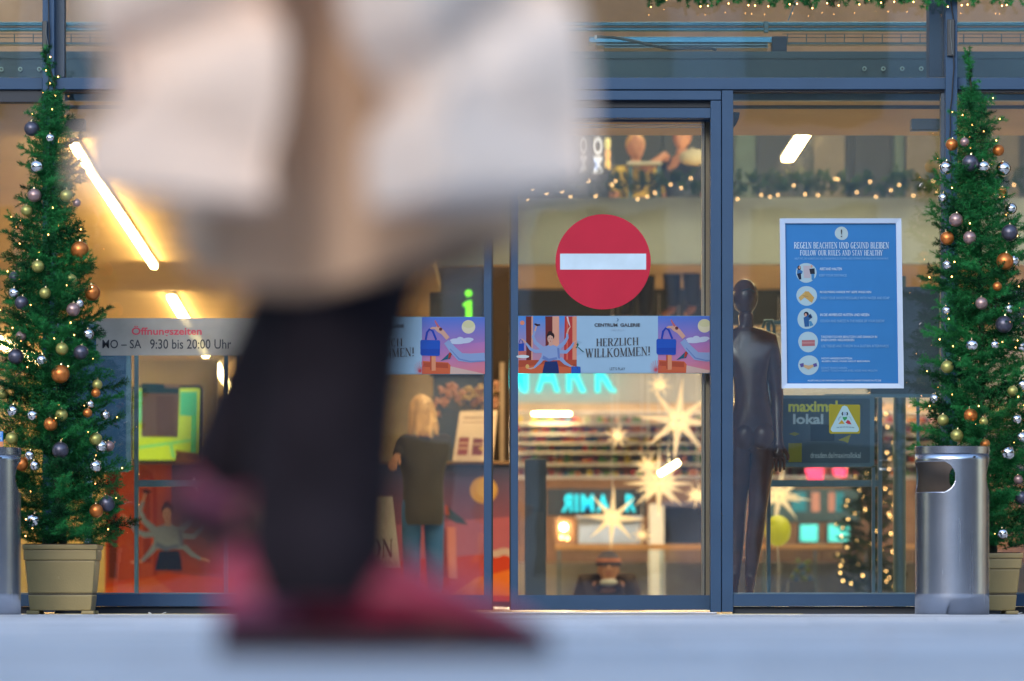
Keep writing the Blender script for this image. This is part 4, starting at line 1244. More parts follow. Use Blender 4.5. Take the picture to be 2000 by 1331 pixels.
# ---------------------------------------------------------------- lamps of the hall, with unseen fill lights added
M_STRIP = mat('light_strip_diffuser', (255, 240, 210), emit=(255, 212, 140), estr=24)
M_FILL_PLEN = mat('plenum_fill_diffuser', (255, 240, 220), emit=(255, 232, 205), estr=3.0)
M_FILL_SHOP = mat('shop_fill_diffuser', (255, 240, 225), emit=(255, 238, 215), estr=26)
M_FILL = mat('hall_fill_diffuser', (255, 240, 210), emit=(255, 220, 165), estr=10)
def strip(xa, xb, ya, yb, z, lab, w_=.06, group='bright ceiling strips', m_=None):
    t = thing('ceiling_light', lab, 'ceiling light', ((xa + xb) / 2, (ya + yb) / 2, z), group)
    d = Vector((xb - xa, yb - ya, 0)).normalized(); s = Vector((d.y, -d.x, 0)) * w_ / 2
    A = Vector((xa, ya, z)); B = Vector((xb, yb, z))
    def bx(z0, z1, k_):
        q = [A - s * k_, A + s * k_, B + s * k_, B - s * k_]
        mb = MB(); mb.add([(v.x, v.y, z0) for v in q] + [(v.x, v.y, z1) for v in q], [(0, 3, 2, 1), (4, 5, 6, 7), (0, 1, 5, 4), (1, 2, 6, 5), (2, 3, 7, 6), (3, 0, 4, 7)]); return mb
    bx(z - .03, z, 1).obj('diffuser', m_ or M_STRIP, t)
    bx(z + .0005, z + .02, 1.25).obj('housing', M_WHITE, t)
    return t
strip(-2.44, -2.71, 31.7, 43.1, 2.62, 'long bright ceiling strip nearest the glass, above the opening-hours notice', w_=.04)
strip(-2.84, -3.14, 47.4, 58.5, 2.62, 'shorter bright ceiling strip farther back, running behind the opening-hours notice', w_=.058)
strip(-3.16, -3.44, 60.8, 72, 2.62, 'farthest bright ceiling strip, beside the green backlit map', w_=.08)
strip(2.48, 2.47, 47.6, 51.0, 4.05, 'short bright strip imitating a lamp reflection over the framed poster', w_=.09)  # glowing strip added in place of a reflection in the glass
strip(1.375, 1.29, 52.7, 55, 2.86, 'short bright strip imitating a lamp reflection just under the no entry sign', w_=.08)  # another reflected light streak, built as a glowing body
for i, (x, y) in enumerate(((-6.5, 38), (-6.5, 47), (-5.0, 54))):  # unseen strips added for more light in the hall
    strip(x, x, y, y + 6, 2.62, 'added fill strip out of view %s' % ('near the front', 'by the counter', 'at the back')[i], w_=.12)
def panel(x, y, z, sx, sy, lab, m_=M_FILL):  # unseen glowing panels added to brighten hall, shop and plenum
    t = thing('fill_panel', lab, 'ceiling light', (x, y, z), 'added fill panels')
    mb = MB(); mb.box((x - sx, y - sy, z - .02), (x + sx, y + sy, z)); mb.obj('diffuser', m_, t)
    mb = MB(); mb.box((x - sx - .03, y - sy - .03, z + .001), (x + sx + .03, y + sy + .03, z + .05)); mb.obj('housing', M_WHITE, t)
k = 0
names = ['over the hall near the entrance', 'over the hall by the escalator', 'over the hall at its middle', 'over the hall before the gallery', 'over the gallery near its wall', 'over the gallery at its end', 'over the plenum by the posts', 'over the plenum farther along']
for x, y, sx, sy in ((2, 35, 1.6, .5), (6, 35, 1.6, .5), (2, 41, 1.6, .5), (6, 41, 1.6, .5), (2.5, 45.5, 2.4, .4), (7, 45.5, 1.6, .4), (-3, 30.9, 2.5, .2), (3, 30.9, 2.5, .2)):
    panel(x, y, 6.45 if y < 30 or y > 31 else 4.6, sx, sy, 'unseen fill panel ' + names[k], M_FILL if y < 30 or y > 31 else M_FILL_PLEN); k += 1
for x, y in ((0.6, 57), (3.2, 57), (6, 57)):
    panel(x, y, 2.88, .7, .25, 'unseen fill panel under the gallery %s' % {0.6: 'before the cyan letters', 3.2: 'behind the poster', 6: 'at the far side'}[x], M_FILL_SHOP)
for x, y in ((1.3, 64.5), (4.4, 64.5)):
    panel(x, y, 2.7, 1.4, 1.2, 'unseen fill panel in the shop %s' % {1.3: 'over the shelves', 4.4: 'beyond the shelves'}[x], M_FILL_SHOP)
panel(2.0, 51.2, 6.3, 1.0, .3, 'unseen fill panel in the upper shop')

# ---------------------------------------------------------------- inner doors behind the side panes
def inner_door(xs, yb, hx, lab, Y=32.0, col=False):
    t = thing('inner_glass_door', lab, 'glass door', tuple(P(xs[0], 1180, Y)), 'inner glass doors')
    k = Y / F
    def bx(n, x0, y0, x1, y1, mt=M_STEEL, d=.05, YY=Y):
        mb = MB(); mb.pbox(x0, y0, x1, y1, YY, d); mb.obj(n, mt, t, bevel=.003)
    for x in xs: bx('stile', x, yb, x + 8, 1176)
    bx('mid_rail', xs[0] + 8, 938, xs[-1], 951)
    bx('bottom_rail', xs[0] + 8, 1162, xs[-1], 1176)
    bx('top_rail', xs[0] + 8, yb, xs[-1], yb + 8)
    g = MB(); g.pbox(xs[0] + 8, yb + 8, xs[-1], 1162, Y + .02, .006); g.obj('pane', M_GLASS_IN, t)
    hp = [P(hx, 640, Y - .02), P(hx + 4, 627, Y - .05), P(hx + 18, 626, Y - .05), P(hx + 22, 640, Y - .05), P(hx + 22, 770, Y - .05)]
    mb = MB(); mb.tube(hp, .009, 8); mb.obj('handle', M_STEEL, t, smooth=60)
inner_door((1497, 1715), 626, 1490, 'swing door of glass and teal frame behind the framed poster')
inner_door((262, 438), 640, 445, 'swing door of glass and grey frame behind the opening-hours notice')
tag(MB().lathe(tuple(P(1757, 1180, 33)), [(.037, -.03), (.037, 1.9)], 24).obj('column', M_STEEL, None, smooth=40), 'round teal column beside the steel bin, behind the side pane', 'column')
tag(MB().pbox(1268, 985, 1297, 1188, 58, .15).obj('column', M_PLAST, None, bevel=.01), 'pale square post behind the straw stars, left of the dark booth', 'column')

# ---------------------------------------------------------------- boards and stands behind the side panes
def rr(x0, y0, x1, y1, r, n=5):
    out = []
    for cx, cy, a in ((x1 - r, y0 + r, -90), (x1 - r, y1 - r, 0), (x0 + r, y1 - r, 90), (x0 + r, y0 + r, 180)):
        out += [(cx + r * cos(radians(a + 90 * i / n)), cy + r * sin(radians(a + 90 * i / n))) for i in range(n + 1)]
    return out
def slab(pts, Y, d):
    mb = MB(); A = [P(x, y, Y) for x, y in pts]; n = len(A)
    mb.add(A + [v + Vector((0, d, 0)) for v in A], [tuple(range(n)), tuple(reversed(range(n, 2 * n)))] + [(i, n + i, n + (i + 1) % n, (i + 1) % n) for i in range(n)])
    return mb
def screen_stand():
    Y = 30.6
    t = thing('display_stand', 'slate blue display screen reading maximal lokal below the framed poster', 'display', tuple(P(1600, 1180, Y)))
    slab(rr(1497, 772, 1708, 913, 9), Y, .05).obj('frame', M_STEEL, t, bevel=.003)
    slab(rr(1505, 779, 1699, 905, 3), Y - .004, .003).obj('screen', mat('slate_screen', lin=(.035, .10, .15), rough=.3, vary=.1), t)
    yel = mat('screen_yellow', lin=(.42, .50, .06), rough=.5, emit=(170, 180, 40), estr=.1)
    pal = mat('screen_pale', lin=(.35, .5, .58), rough=.5, emit=(150, 180, 190), estr=.08)
    letter('maximal', 1540, 783, 1636, 805, Y - .008, yel, t, bold=.03)
    letter('lokal', 1549, 809, 1608, 829, Y - .008, pal, t, bold=.03)
    letter('dresden.de/maximallokal', 1583, 884, 1681, 895, Y - .008, pal, t)
    b = MB(); b.ink([(1540, 866), (1566, 866), (1566, 903), (1540, 903)], Y - .008, (170, 180, 50)); b.ink([(1540, 848), (1552, 844), (1562, 848), (1552, 852)], Y - .008, (160, 170, 40)); b.ink([(1637, 860), (1662, 849), (1656, 866), (1650, 863), (1646, 862)], Y - .008, (180, 190, 60)); b.ink([(1583, 830), (1583, 862), (1630, 862), (1630, 830)], Y - .006, (40, 80, 100)); b.obj('pictures', PRINT_DULL, t)
    mb = MB(); mb.pbox(1498, 913.5, 1505, 1188, Y + .01, .03); mb.pbox(1703, 913.5, 1709, 1188, Y + .01, .03); mb.obj('legs', M_STEEL, t)
screen_stand()
t = thing('notice_board', 'dark slate board partly behind the tree branches, right of the framed poster', 'board', tuple(P(1790, 775, 30.9)))
slab(rr(1700, 561, 1835, 775, 3), 30.9, .04).obj('panel', mat('slate_board', lin=(.03, .07, .095), rough=.4), t)
mb = MB(); mb.pbox(1610, 770, 1835, 777, 30.88, .015); mb.obj('ledge', M_STEEL, t)
mb = MB(); mb.pbox(1790, 777.5, 1796, 1188, 30.92, .02); mb.obj('post', M_STEEL, t)
t = thing('directory_board', 'tall deep blue board with rounded corners beside the tree next to the opening-hours notice', 'board', tuple(P(190, 915, 31.0)))
slab(rr(95, 628, 256, 922, 9), 31.0, .05).obj('frame', M_STEEL, t, bevel=.003)
slab(rr(103, 636, 246, 912, 4), 30.995, .003).obj('face', mat('deep_blue_face', lin=(.006, .085, .22), rough=.3, vary=.15), t)
letter('OLDIES', 201, 698, 221, 702.5, 30.99, mat('pale_blue_ink', lin=(.1, .3, .5)), t)
mb = MB(); mb.pbox(165, 922.5, 180, 1188, 31.01, .03); mb.obj('post', M_STEEL, t)

# ---------------------------------------------------------------- the information counter
def counter():
    Y = 46.0
    t = thing('information_counter', 'long information counter with a dusk-coloured printed front of pillars, sun and bird', 'counter', tuple(P(600, 1180, Y)))
    mb = MB(); mb.pbox(205, 907, 999, 1188, Y + .02, .9); mb.obj('body', M_DARK, t)
    mb = MB(); mb.pbox(200, 901, 1000, 906.5, Y - .03, 1.0); mb.obj('top', mat('counter_top', lin=(.3, .2, .13), rough=.4), t, bevel=.004)
    b = MB(); Yp = Y + .015
    def k(pts, c): b.ink(pts, Yp, c)
    SKY = [(42, 70, 118), (52, 84, 138), (190, 84, 92), (170, 70, 82)]
    k([(205, 907), (999, 907), (999, 1177), (205, 1177)], [(36, 78, 124), (70, 96, 150), (205, 96, 96), (190, 80, 70)])
    k([(205, 907), (325, 907), (325, 1177), (205, 1177)], (196, 88, 56))
    k([(210, 907), (232, 907), (228, 1130), (212, 1130)], (110, 46, 44)); k([(325, 907), (336, 907), (336, 1177), (325, 1177)], (190, 84, 60))
    k([(262, 1177), (262, 960), (268, 930), (280, 914), (296, 922), (305, 945), (308, 1000), (306, 1177)], (176, 62, 42))
    k([(272, 1177), (272, 965), (280, 938), (290, 934), (298, 955), (300, 1177)], (206, 92, 62)); k([(280, 1100), (281, 960), (288, 950), (294, 970), (296, 1100)], (160, 60, 50))
    k([(205, 1140), (330, 1120), (440, 1130), (560, 1145), (560, 1177), (205, 1177)], (226, 88, 44))
    k([(205, 1150), (300, 1128), (340, 1160), (205, 1172)], (240, 120, 60))
    cx, cy, s = 328, 1005, 1.62 / 5
    def m(x, y): return (cx + (x - 374) * s, cy + (y - 312) * s)
    woman(b, Yp, m)
    # paler, softer sky and platform on the far side
    k([(560, 1040), (999, 1010), (999, 1110), (560, 1120)], (186, 110, 140))
    k([(560, 1118), (840, 1092), (999, 1078), (999, 1177), (560, 1177)], (206, 76, 58)); k([(930, 1130), (999, 1112), (999, 1165), (880, 1165)], (232, 130, 62))
    k([(862, 1035), (872, 1033), (874, 1130), (864, 1132)], (150, 70, 80)); k([(874, 1030), (890, 1030), (892, 1132), (875, 1132)], (230, 150, 140))
    k(ell(945, 958, 27, 26), (222, 178, 110)); k(ell(950, 954, 20, 20), (232, 196, 130))
    for x, y, rx in ((968, 1082, 14), (985, 1078, 16), (999, 1082, 10)): k(ell(x, y, rx, 7), (205, 190, 195))
    k([(866, 985), (876, 992), (905, 1015), (914, 1026), (890, 1022), (872, 1010), (864, 1000)], (60, 86, 104)); k([(864, 982), (874, 990), (878, 1008), (868, 1004)], (196, 96, 90))
    b.obj('printed_front', PRINT_DULL, t)
counter()

def lit_map():
    Y = 45.6
    t = thing('backlit_map', 'glowing lime green map in a dark rounded frame on the counter', 'map', tuple(P(330, 905, Y)))
    slab(rr(255, 753, 398, 904, 10), Y, .08).obj('frame', M_DARK, t, bevel=.004)
    b = MB(); b.ink(rr(262, 759, 392, 899, 6), Y - .002, (214, 232, 60), 0)
    def k(p, c): b.ink(p, Y - .002, c)
    G = (110, 216, 110)
    k([(266, 764), (280, 764), (280, 820), (266, 835)], (130, 226, 140)); k([(352, 766), (386, 766), (386, 815), (352, 812)], (96, 205, 130))
    k([(375, 812), (386, 812), (386, 890), (375, 890)], G); k([(266, 872), (376, 858), (376, 864), (266, 878)], (150, 226, 110)); k([(330, 866), (337, 866), (344, 895), (336, 895)], (160, 228, 110))
    b.obj('map_face', print_mat('backlit_print', emit=.33), t)
    t2 = thing('taped_sheet', 'grey-brown paper sheet with a blue heading hanging in front of the green map', 'paper sheet', tuple(P(313, 855, 45.4)))
    b = MB(); b.ink([(277, 749), (351, 752), (348, 855), (276, 854)], 45.4, (150, 130, 112), 0)
    b.ink([(277, 749), (350, 752), (350, 769), (277, 768)], 45.4, (30, 96, 118)); b.ink([(321, 751), (350, 752), (350, 759), (321, 758)], 45.4, (170, 148, 128))
    for y in range(776, 850, 7):
        b.ink([(306, y), (340, y), (340, y + 4), (306, y + 4)], 45.4, (128, 104, 92))
    o = b.obj('paper', PRINT_DULL, t2); 
    t3 = thing('cardboard_box', 'small brown open cardboard box on the counter at the foot of the green map', 'box', tuple(P(368, 905, 45.3)))
    mb = MB(); v = [P(343, 903, 45.3), P(392, 903, 45.3), P(390, 886, 45.3), P(346, 880, 45.3)]
    mb.add(v + [p + Vector((0, .2, 0)) for p in v], [(0, 1, 2, 3), (7, 6, 5, 4), (0, 4, 5, 1), (1, 5, 6, 2), (3, 2, 6, 7), (0, 3, 7, 4)]); mb.obj('carton', mat('cardboard', lin=(.32, .17, .09), rough=.8), t3, bevel=.002)
    mb = MB(); v = [P(346, 879.5, 45.3), P(358, 884, 45.3), P(352, 892, 45.22), P(343, 884, 45.22)]; mb.add(v, [(0, 1, 2, 3)]); mb.obj('flap', mat('cardboard'), t3)
    tag(MB().lathe(tuple(P(424, 901, 45.5)), [(.022, -.01), (.03, .02), (.026, .06), (.008, .085)], 20).obj('desk_bell', mat('brass', lin=(.8, .6, .2), rough=.25, metal=1), smooth=60), 'small brass bell shape standing alone on the counter beyond the map', 'bell')
lit_map()

def pylon():
    Y = 47.4
    t = thing('information_pylon', 'tall dark pylon with a glowing green letter i', 'information sign', tuple(P(915, 1180, Y)))
    mb = MB(); mb.pbox(838, 520, 945, 735, Y, .3); mb.obj('head', M_DARK, t, bevel=.01)
    mb = MB(); mb.pbox(846, 735.5, 948, 904, Y + .02, .26); mb.obj('shaft', mat('blue_grey_shaft', lin=(.07, .10, .14), rough=.5), t)
    mb = MB(); mb.pbox(946, 520, 997, 904, Y - .05, .4); mb.obj('side_wing', mat('dark_brown_wood', lin=(.022, .012, .008), rough=.5), t, bevel=.008)
    mb = MB(); mb.pbox(976, 708, 985, 904, Y - .09, .03); mb.obj('edge_strip', mat('pale_strip', lin=(.4, .33, .26), rough=.5), t)
    gm = mat('green_light', (120, 255, 40), emit=(110, 250, 30), estr=.5)
    serifish = MB(); c = P(915, 573, Y - .03)
    serifish.tube([c, c + Vector((0, .02, 0))], .028, 24); serifish.obj('dot', gm, t, smooth=40)
    serifish = MB()
    for q in ([(904.5, 594), (912, 589), (921, 587), (921, 625), (910, 625), (910, 598), (904.5, 599)],):
        A = [P(x, y, Y - .03) for x, y in q]; n = len(A)
        serifish.add(A + [v + Vector((0, .02, 0)) for v in A], [tuple(range(n)), tuple(reversed(range(n, 2 * n)))] + [(i, n + i, n + (i + 1) % n, (i + 1) % n) for i in range(n)])
    serifish.obj('letter_stem', gm, t)
    mb = MB(); mb.box(tuple(P(905, 625.5, Y - .03)), tuple(P(925, 640, Y - .01))); mb.obj('letter_foot', gm, t)
    t = thing('display_easel', 'tilted cream display board with printed pictures on the counter under the dried flowers', 'board', tuple(P(930, 903, 45.9)))
    mb = MB(); v = [P(884, 901, 45.9), P(962, 901, 45.9), P(972, 801, 46.1), P(898, 804, 46.1)]; mb.add(v + [p + Vector((0, .02, 0)) for p in v], [(0, 1, 2, 3), (7, 6, 5, 4), (0, 4, 5, 1), (1, 5, 6, 2), (2, 6, 7, 3), (3, 7, 4, 0)])
    mb.obj('board', mat('cream_board', lin=(.75, .62, .48), rough=.6), t)
    b = MB(); Yp = 45.86
    for q, c in (([(897, 855), (917, 855), (913, 889), (893, 889)], (170, 90, 84)), ([(924, 856), (944, 857), (942, 890), (921, 889)], (150, 84, 84)), ([(898, 864), (915, 864), (914, 868), (897, 868)], (230, 190, 150)), ([(896, 874), (914, 874), (913, 878), (895, 878)], (230, 190, 150)), ([(925, 866), (943, 866), (942, 870), (924, 870)], (225, 190, 150)), ([(905, 815), (965, 815), (964, 818), (905, 818)], (190, 160, 140)), ([(904, 824), (960, 824), (960, 826), (904, 826)], (190, 160, 140)), ([(936, 874), (945, 874), (944, 879), (936, 879)], (255, 225, 120))):
        b.ink(q, Yp, c)
    b.obj('pictures', PRINT_DULL, t)
pylon()

def flowers():
    q = random.Random(8)
    Y = 46.4
    t = thing('dried_flowers', 'loose bunch of dried pink and yellow hydrangea flowers on the counter', 'flowers', tuple(P(925, 830, Y)))
    mb = MB(); c = P(925, 830, Y); mb.lathe(tuple(c), [(.05, -.30), (.08, -.2), (.06, -.05), (.07, 0)], 20); mb.obj('vase', mat('grey_vase', lin=(.2, .2, .19), rough=.5), t, smooth=60)
    for i in range(34):
        x = q.uniform(852, 972); y = 770 + abs(x - 915) * q.uniform(-.1, .35) + q.uniform(-26, 22)
        e = P(x, y, Y + q.uniform(-.12, .12))
        s = MB(); s.tube([c, (c + e) / 2 + Vector((q.uniform(-.03, .03), 0, .03)), e], .002, 4); s.obj('stem', mat('dry_stem', lin=(.16, .13, .06)), t)
        b = MB()
        for j in range(12):
            p = e + Vector((q.gauss(0, .018), q.gauss(0, .018), q.gauss(0, .015)))
            b.ball(p, q.uniform(.008, .014), 6, 4)
        b.obj('bloom', mat('bloom_pink', lin=(.62, .36, .26), rough=.8) if q.random() < .55 else mat('bloom_yellow', lin=(.62, .48, .22), rough=.8), t)
flowers()

def banner_bag():
    Y = 43.2
    t = thing('paper_carrier', 'large white printed carrier with dark capital letters standing before the counter', 'display banner', tuple(P(735, 1180, Y)))
    mb = MB(); v = [P(640, 971, Y), P(764, 970, Y), P(780, 1112, Y), P(640, 1112, Y)]; mb.add(v + [p + Vector((0, .12, 0)) for p in v], [(0, 1, 2, 3), (7, 6, 5, 4), (0, 4, 5, 1), (1, 5, 6, 2), (2, 6, 7, 3), (3, 7, 4, 0)]); mb.obj('panel', mat('white_card', lin=(.55, .56, .60), rough=.6), t)
    mb = MB(); mb.pbox(700, 1112.5, 708, 1188, Y + .05, .03); mb.obj('leg', M_DARK, t)
    letter('GALERIE', 655, 1000, 727, 1013, Y - .004, M_INK, t, bold=.03)
    serif('ION', 708, 1054, 766, 1090, Y - .004, M_INK, t)
    letter('TANY', 735, 1096, 778, 1110, Y - .004, mat('grey_ink'), t)
banner_bag()
# ---------------------------------------------------------------- the hall beyond
def fascia_sign():
    t = thing('shop_sign', 'pale shop fascia with big cyan capital letters ending in MARK, above the straw stars', 'shop sign', tuple(P(1100, 790, 60)))
    mb = MB(); mb.pbox(880, 640, 2400, 787, 60, .2); mb.obj('fascia', mat('pale_fascia', lin=(.50, .50, .46), rough=.5, vary=.04), t)
    mb = MB(); mb.pbox(880, 788, 2400, 803, 59.95, .25); mb.obj('warm_lip', mat('warm_lip', lin=(.72, .50, .28), rough=.5), t)
    cy = mat('cyan_letter', (60, 240, 240), emit=(50, 236, 240), estr=.42)
    for s, x0, x1 in (('P', 838, 872), ('R', 880, 920), ('I', 930, 940), ('M', 984, 1032), ('A', 1046, 1094), ('R', 1106, 1146), ('K', 1162, 1206)):
        if s in 'PRI' and x0 < 950: continue
        letter(s, x0, 694, x1, 767, 59.9, cy, t, name='letter', bold=.03, depth=.05)
    t = thing('shop_sign', 'smaller blue-cyan lettering on a dark band behind the middle star', 'shop sign', tuple(P(1170, 1005, 58.5)))
    mb = MB(); mb.pbox(1068, 955, 1262, 1008, 58.5, .1); mb.obj('band', M_DARK, t)
    cy2 = mat('blue_cyan_letter', (20, 190, 215), emit=(14, 178, 205), estr=.3)
    for s, x0, x1 in (('R', 1097, 1118), ('I', 1123, 1129), ('M', 1135, 1160), ('A', 1166, 1190), ('R', 1222, 1242)):
        letter(s, x0, 966, x1, 1000, 58.46, cy2, t, name='letter', bold=.03, depth=.02, mirror=(s == 'R' and x0 < 1110))
fascia_sign()

def shelves():
    q = random.Random(4)
    t = thing('shop_shelving', 'long bright shelves of small colourful goods beyond the stars', 'shelving', tuple(P(1200, 1180, 62)))
    mb = MB(); mb.pbox(1000, 806, 2400, 1188, 62.6, .1); mb.obj('back_panel', mat('shelf_back', lin=(.45, .44, .42), rough=.6), t)
    cols = [(200, 120, 60), (190, 60, 70), (90, 150, 90), (220, 200, 90), (80, 130, 170), (210, 205, 190), (160, 90, 120), (230, 150, 160)]
    ms = [mat('goods_%s' % 'abcdefgh'[i], c, rough=.5) for i, c in enumerate(cols)]
    for j, y in enumerate((826, 846, 864, 882, 905, 930)):
        mb = MB(); mb.pbox(1000, y, 2400, y + 5, 62.0, .58); mb.obj('shelf', M_WHITE, t)
        for ci in range(8):
            g = MB(); x = 1002 + q.uniform(0, 20)
            while x < 2380:
                w_ = q.uniform(4, 11); h_ = q.uniform(6, 14 if j < 4 else 19)
                if q.random() < .16: g.pbox(x, y - h_, x + w_, y - .2, 62.05 + ci * .05, .045)
                x += w_ + 1
            g.obj('goods', ms[ci], t, kind='stuff')
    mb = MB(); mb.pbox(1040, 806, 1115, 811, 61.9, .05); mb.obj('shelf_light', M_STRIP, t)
    mb = MB(); mb.pbox(1000, 936, 2400, 1100, 61.8, .1); mb.obj('kick_board', mat('brown_board', lin=(.26, .14, .08), rough=.6), t)
    t = thing('rail_parapet', 'low parapet with a warm lit handrail across the hall', 'railing', tuple(P(1200, 1180, 56)))
    mb = MB(); mb.pbox(1085, 1064, 1372, 1074, 56, .06); mb.pbox(1432, 1064, 1900, 1072, 56, .06); mb.obj('handrail', mat('warm_wood_rail', lin=(.62, .36, .16), rough=.4), t, bevel=.005)
    mb = MB(); mb.pbox(1085, 1075, 1900, 1188, 56.03, .012); mb.obj('pane', M_GLASS_IN, t)
    for x in (1090, 1190, 1290, 1390, 1490, 1590, 1690, 1790):
        mb = MB(); mb.pbox(x, 1075, x + 4, 1188, 56.0, .02); mb.obj('post', M_STEEL, t)
shelves()

M_TEALSCR = mat('teal_screen', (90, 220, 210), emit=(80, 215, 205), estr=.4)
def stalls():
    # things in the blurred depth, each a piece of its own
    def blk(name, lab, cat, x0, y0, x1, y1, Y, m_, d=.3, group=None):
        t = thing(name, lab, cat, tuple(P((x0 + x1) / 2, y1, Y)), group)
        mb = MB(); mb.pbox(x0, y0, x1, y1, Y, d); mb.obj('body', m_, t, bevel=.008); return t
    t = blk('kiosk_pillar', 'dark blue-grey information pillar just inside the open door', 'pillar', 1025, 897, 1067, 1188, 36, mat('kiosk_blue', lin=(.035, .06, .10), rough=.4), .15)
    mb = MB(); mb.pbox(1030, 905, 1062, 1000, 35.99, .009); mb.obj('panel', mat('kiosk_panel', lin=(.05, .08, .13), rough=.2), t)
    t = blk('shop_booth', 'dark navy booth behind the stars beside the door reveal', 'booth', 1292, 990, 1378, 1062, 58.2, mat('navy', lin=(.012, .02, .045), rough=.5), 1)
    mb = MB(); mb.pbox(1284, 980, 1384, 989, 58.0, 1.2); mb.obj('roof', mat('navy_roof', lin=(.1, .08, .1), rough=.5), t)
    t = blk('white_counter', 'pale blue-white sales counter under the smaller cyan lettering', 'counter', 1130, 1012, 1250, 1062, 59.5, mat('pale_blue_panel', lin=(.45, .52, .62), rough=.5), .5)
    mb = MB(); mb.pbox(1126, 1008.6, 1254, 1011.6, 59.4, .7); mb.obj('top', M_WHITE, t)
    for i, (x0, x1, w_) in enumerate(((1560, 1600, 'nearer the mannequin'), (1615, 1662, 'nearer the indoor spruce'))):
        t = blk('lit_shop_window', 'glowing teal shop display behind the rail, ' + w_, 'shop display', x0, 1022, x1, 1060, 60, M_DARK, .3, 'teal shop displays')
        mb = MB(); mb.pbox(x0 + 3, 1025, x1 - 3, 1058, 59.98, .018); mb.obj('screen', M_TEALSCR, t)
    for i, (x0, x1, y0, y1, w_) in enumerate(((1573, 1610, 915, 939, 'larger glowing red banner under the maximal lokal screen'), (1625, 1655, 915, 933, 'smaller glowing red banner under the maximal lokal screen'))):
        t = thing('red_banner', w_, 'banner', tuple(P(x0, y1, 59)), 'red banners')
        b = slab([(x0, y0), (x1, y0), (x1 - 4, y1), (x0 + 5, y1 - 3)], 59, .03); b.obj('cloth', mat('red_cloth', (255, 60, 100), emit=(250, 50, 90), estr=.8), t)
        mb = MB(); mb.pbox(x0, y0 - 3, x1, y0 - .5, 59, .03); mb.obj('rod', M_STEEL, t)
    t = blk('store_unit', 'dark teal shop front with lit windows behind the rail, seen through the side pane', 'shop front', 1500, 955, 1680, 1020, 60.2, mat('dark_teal', lin=(.05, .10, .11), rough=.5), .3)
    for x, w_, m_ in ((1548, 26, mat('window_teal', (30, 120, 130), emit=(30, 120, 130), estr=.2)), (1585, 16, mat('window_peach', (190, 130, 110), emit=(190, 120, 100), estr=.15)), (1618, 14, mat('window_peach', (190, 130, 110))), (1630, 18, mat('window_teal', (30, 120, 130)))):
        mb = MB(); mb.pbox(x, 962, x + w_, 1000, 60.18, .015); mb.obj('window', m_, t)
    t = blk('display_cabinet', 'low glass cabinet with warm lights behind the rail', 'cabinet', 1085, 1012, 1126, 1062, 58.8, mat('warm_cabinet', lin=(.35, .2, .14), rough=.5), .3)
    for i, (x, y) in enumerate(((1101, 1030), (1108, 1052), (1097, 1050))):
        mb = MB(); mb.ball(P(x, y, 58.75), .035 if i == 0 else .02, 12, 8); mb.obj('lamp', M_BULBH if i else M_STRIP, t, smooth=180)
    t = thing('balloon', 'yellow-green balloon beside the legs of the mannequin', 'balloon', tuple(P(1519, 1050, 42)))
    mb = MB(); mb.ball(P(1519, 1037, 42), .098, 24, 16, (1, 1, 1.18)); mb.obj('envelope', mat('lime_balloon', lin=(.45, .48, .03), rough=.3, emit=(170, 180, 20), estr=.1), t, smooth=180)
    mb = MB(); mb.tube([P(1519, 1068, 42), P(1521, 1110, 42), P(1519, 1188, 42)], .003, 5); mb.obj('string', M_WHITE, t)
    # blurred shoppers' things low behind the rail
    t = thing('flower_stand', 'blue and green bunches on a low stand behind the rail', 'flower stand', tuple(P(1565, 1188, 52)))
    mb = MB(); mb.pbox(1540, 1135, 1592, 1188, 52, .2); mb.obj('crate', mat('grey_crate', lin=(.10, .11, .12), rough=.6), t)
    q = random.Random(3)
    for i in range(22):
        mb = MB(); mb.ball(P(1566 + q.uniform(-18, 18), 1112 + q.uniform(-18, 22), 52.1 + q.uniform(-.05, .05)), .022, 8, 6)
        mb.obj('bunch', mat('blue_bunch', lin=(.03, .18, .5), rough=.6) if i % 2 else mat('green_bunch', lin=(.2, .3, .08), rough=.6), t, smooth=180)
    # upper shop behind the gallery
    t = thing('upper_store_unit', 'dark glazed shop front on the upper floor behind the garland', 'shop front', tuple(P(1400, 385, 52)))
    mb = MB(); mb.box((-.5, 53.0, 3.101), (12, 53.2, 6.5)); mb.obj('wall', mat('upper_wall', lin=(.06, .09, .10), rough=.6), t)
    q = random.Random(6); x = 1000
    cs = [mat('upper_glass_a', lin=(.012, .03, .045), rough=.3), mat('upper_glass_b', lin=(.06, .13, .13), rough=.3), mat('upper_glass_c', lin=(.15, .16, .14), rough=.4), mat('upper_glass_d', lin=(.02, .045, .07), rough=.3)]
    for x0, x1, c in ((1000, 1180, 3), (1186, 1290, 0), (1296, 1400, 0), (1436, 1475, 1), (1480, 1555, 0), (1562, 1580, 3), (1590, 1650, 2), (1656, 1664, 0), (1668, 1740, 0), (1746, 1765, 1), (1770, 1840, 2), (1860, 1990, 2)):
        mb = MB(); mb.pbox(x0, 230, x1, 600, 52.96, .03); mb.obj('panel', cs[c], t)
    # vertical white lettering hung from the gallery
    t = thing('hanging_letters', 'white letters turned sideways hanging beyond the top of the door', 'sign', tuple(P(1165, 300, 49)))
    wl = mat('white_letter', (220, 228, 240), emit=(215, 225, 240), estr=.25)
    letter('OM', 1157, 268, 1176, 338, 49, wl, t, rot=True, bold=.03, depth=.03)
    t = thing('hanging_letters', 'fainter white letters turned sideways, next to the brighter ones', 'sign', tuple(P(1136, 300, 49.6)))
    letter('OM', 1130, 268, 1144, 335, 49.6, mat('white_letter_dim', (190, 192, 195), emit=(190, 192, 195), estr=.15), t, rot=True, bold=.02, depth=.03)
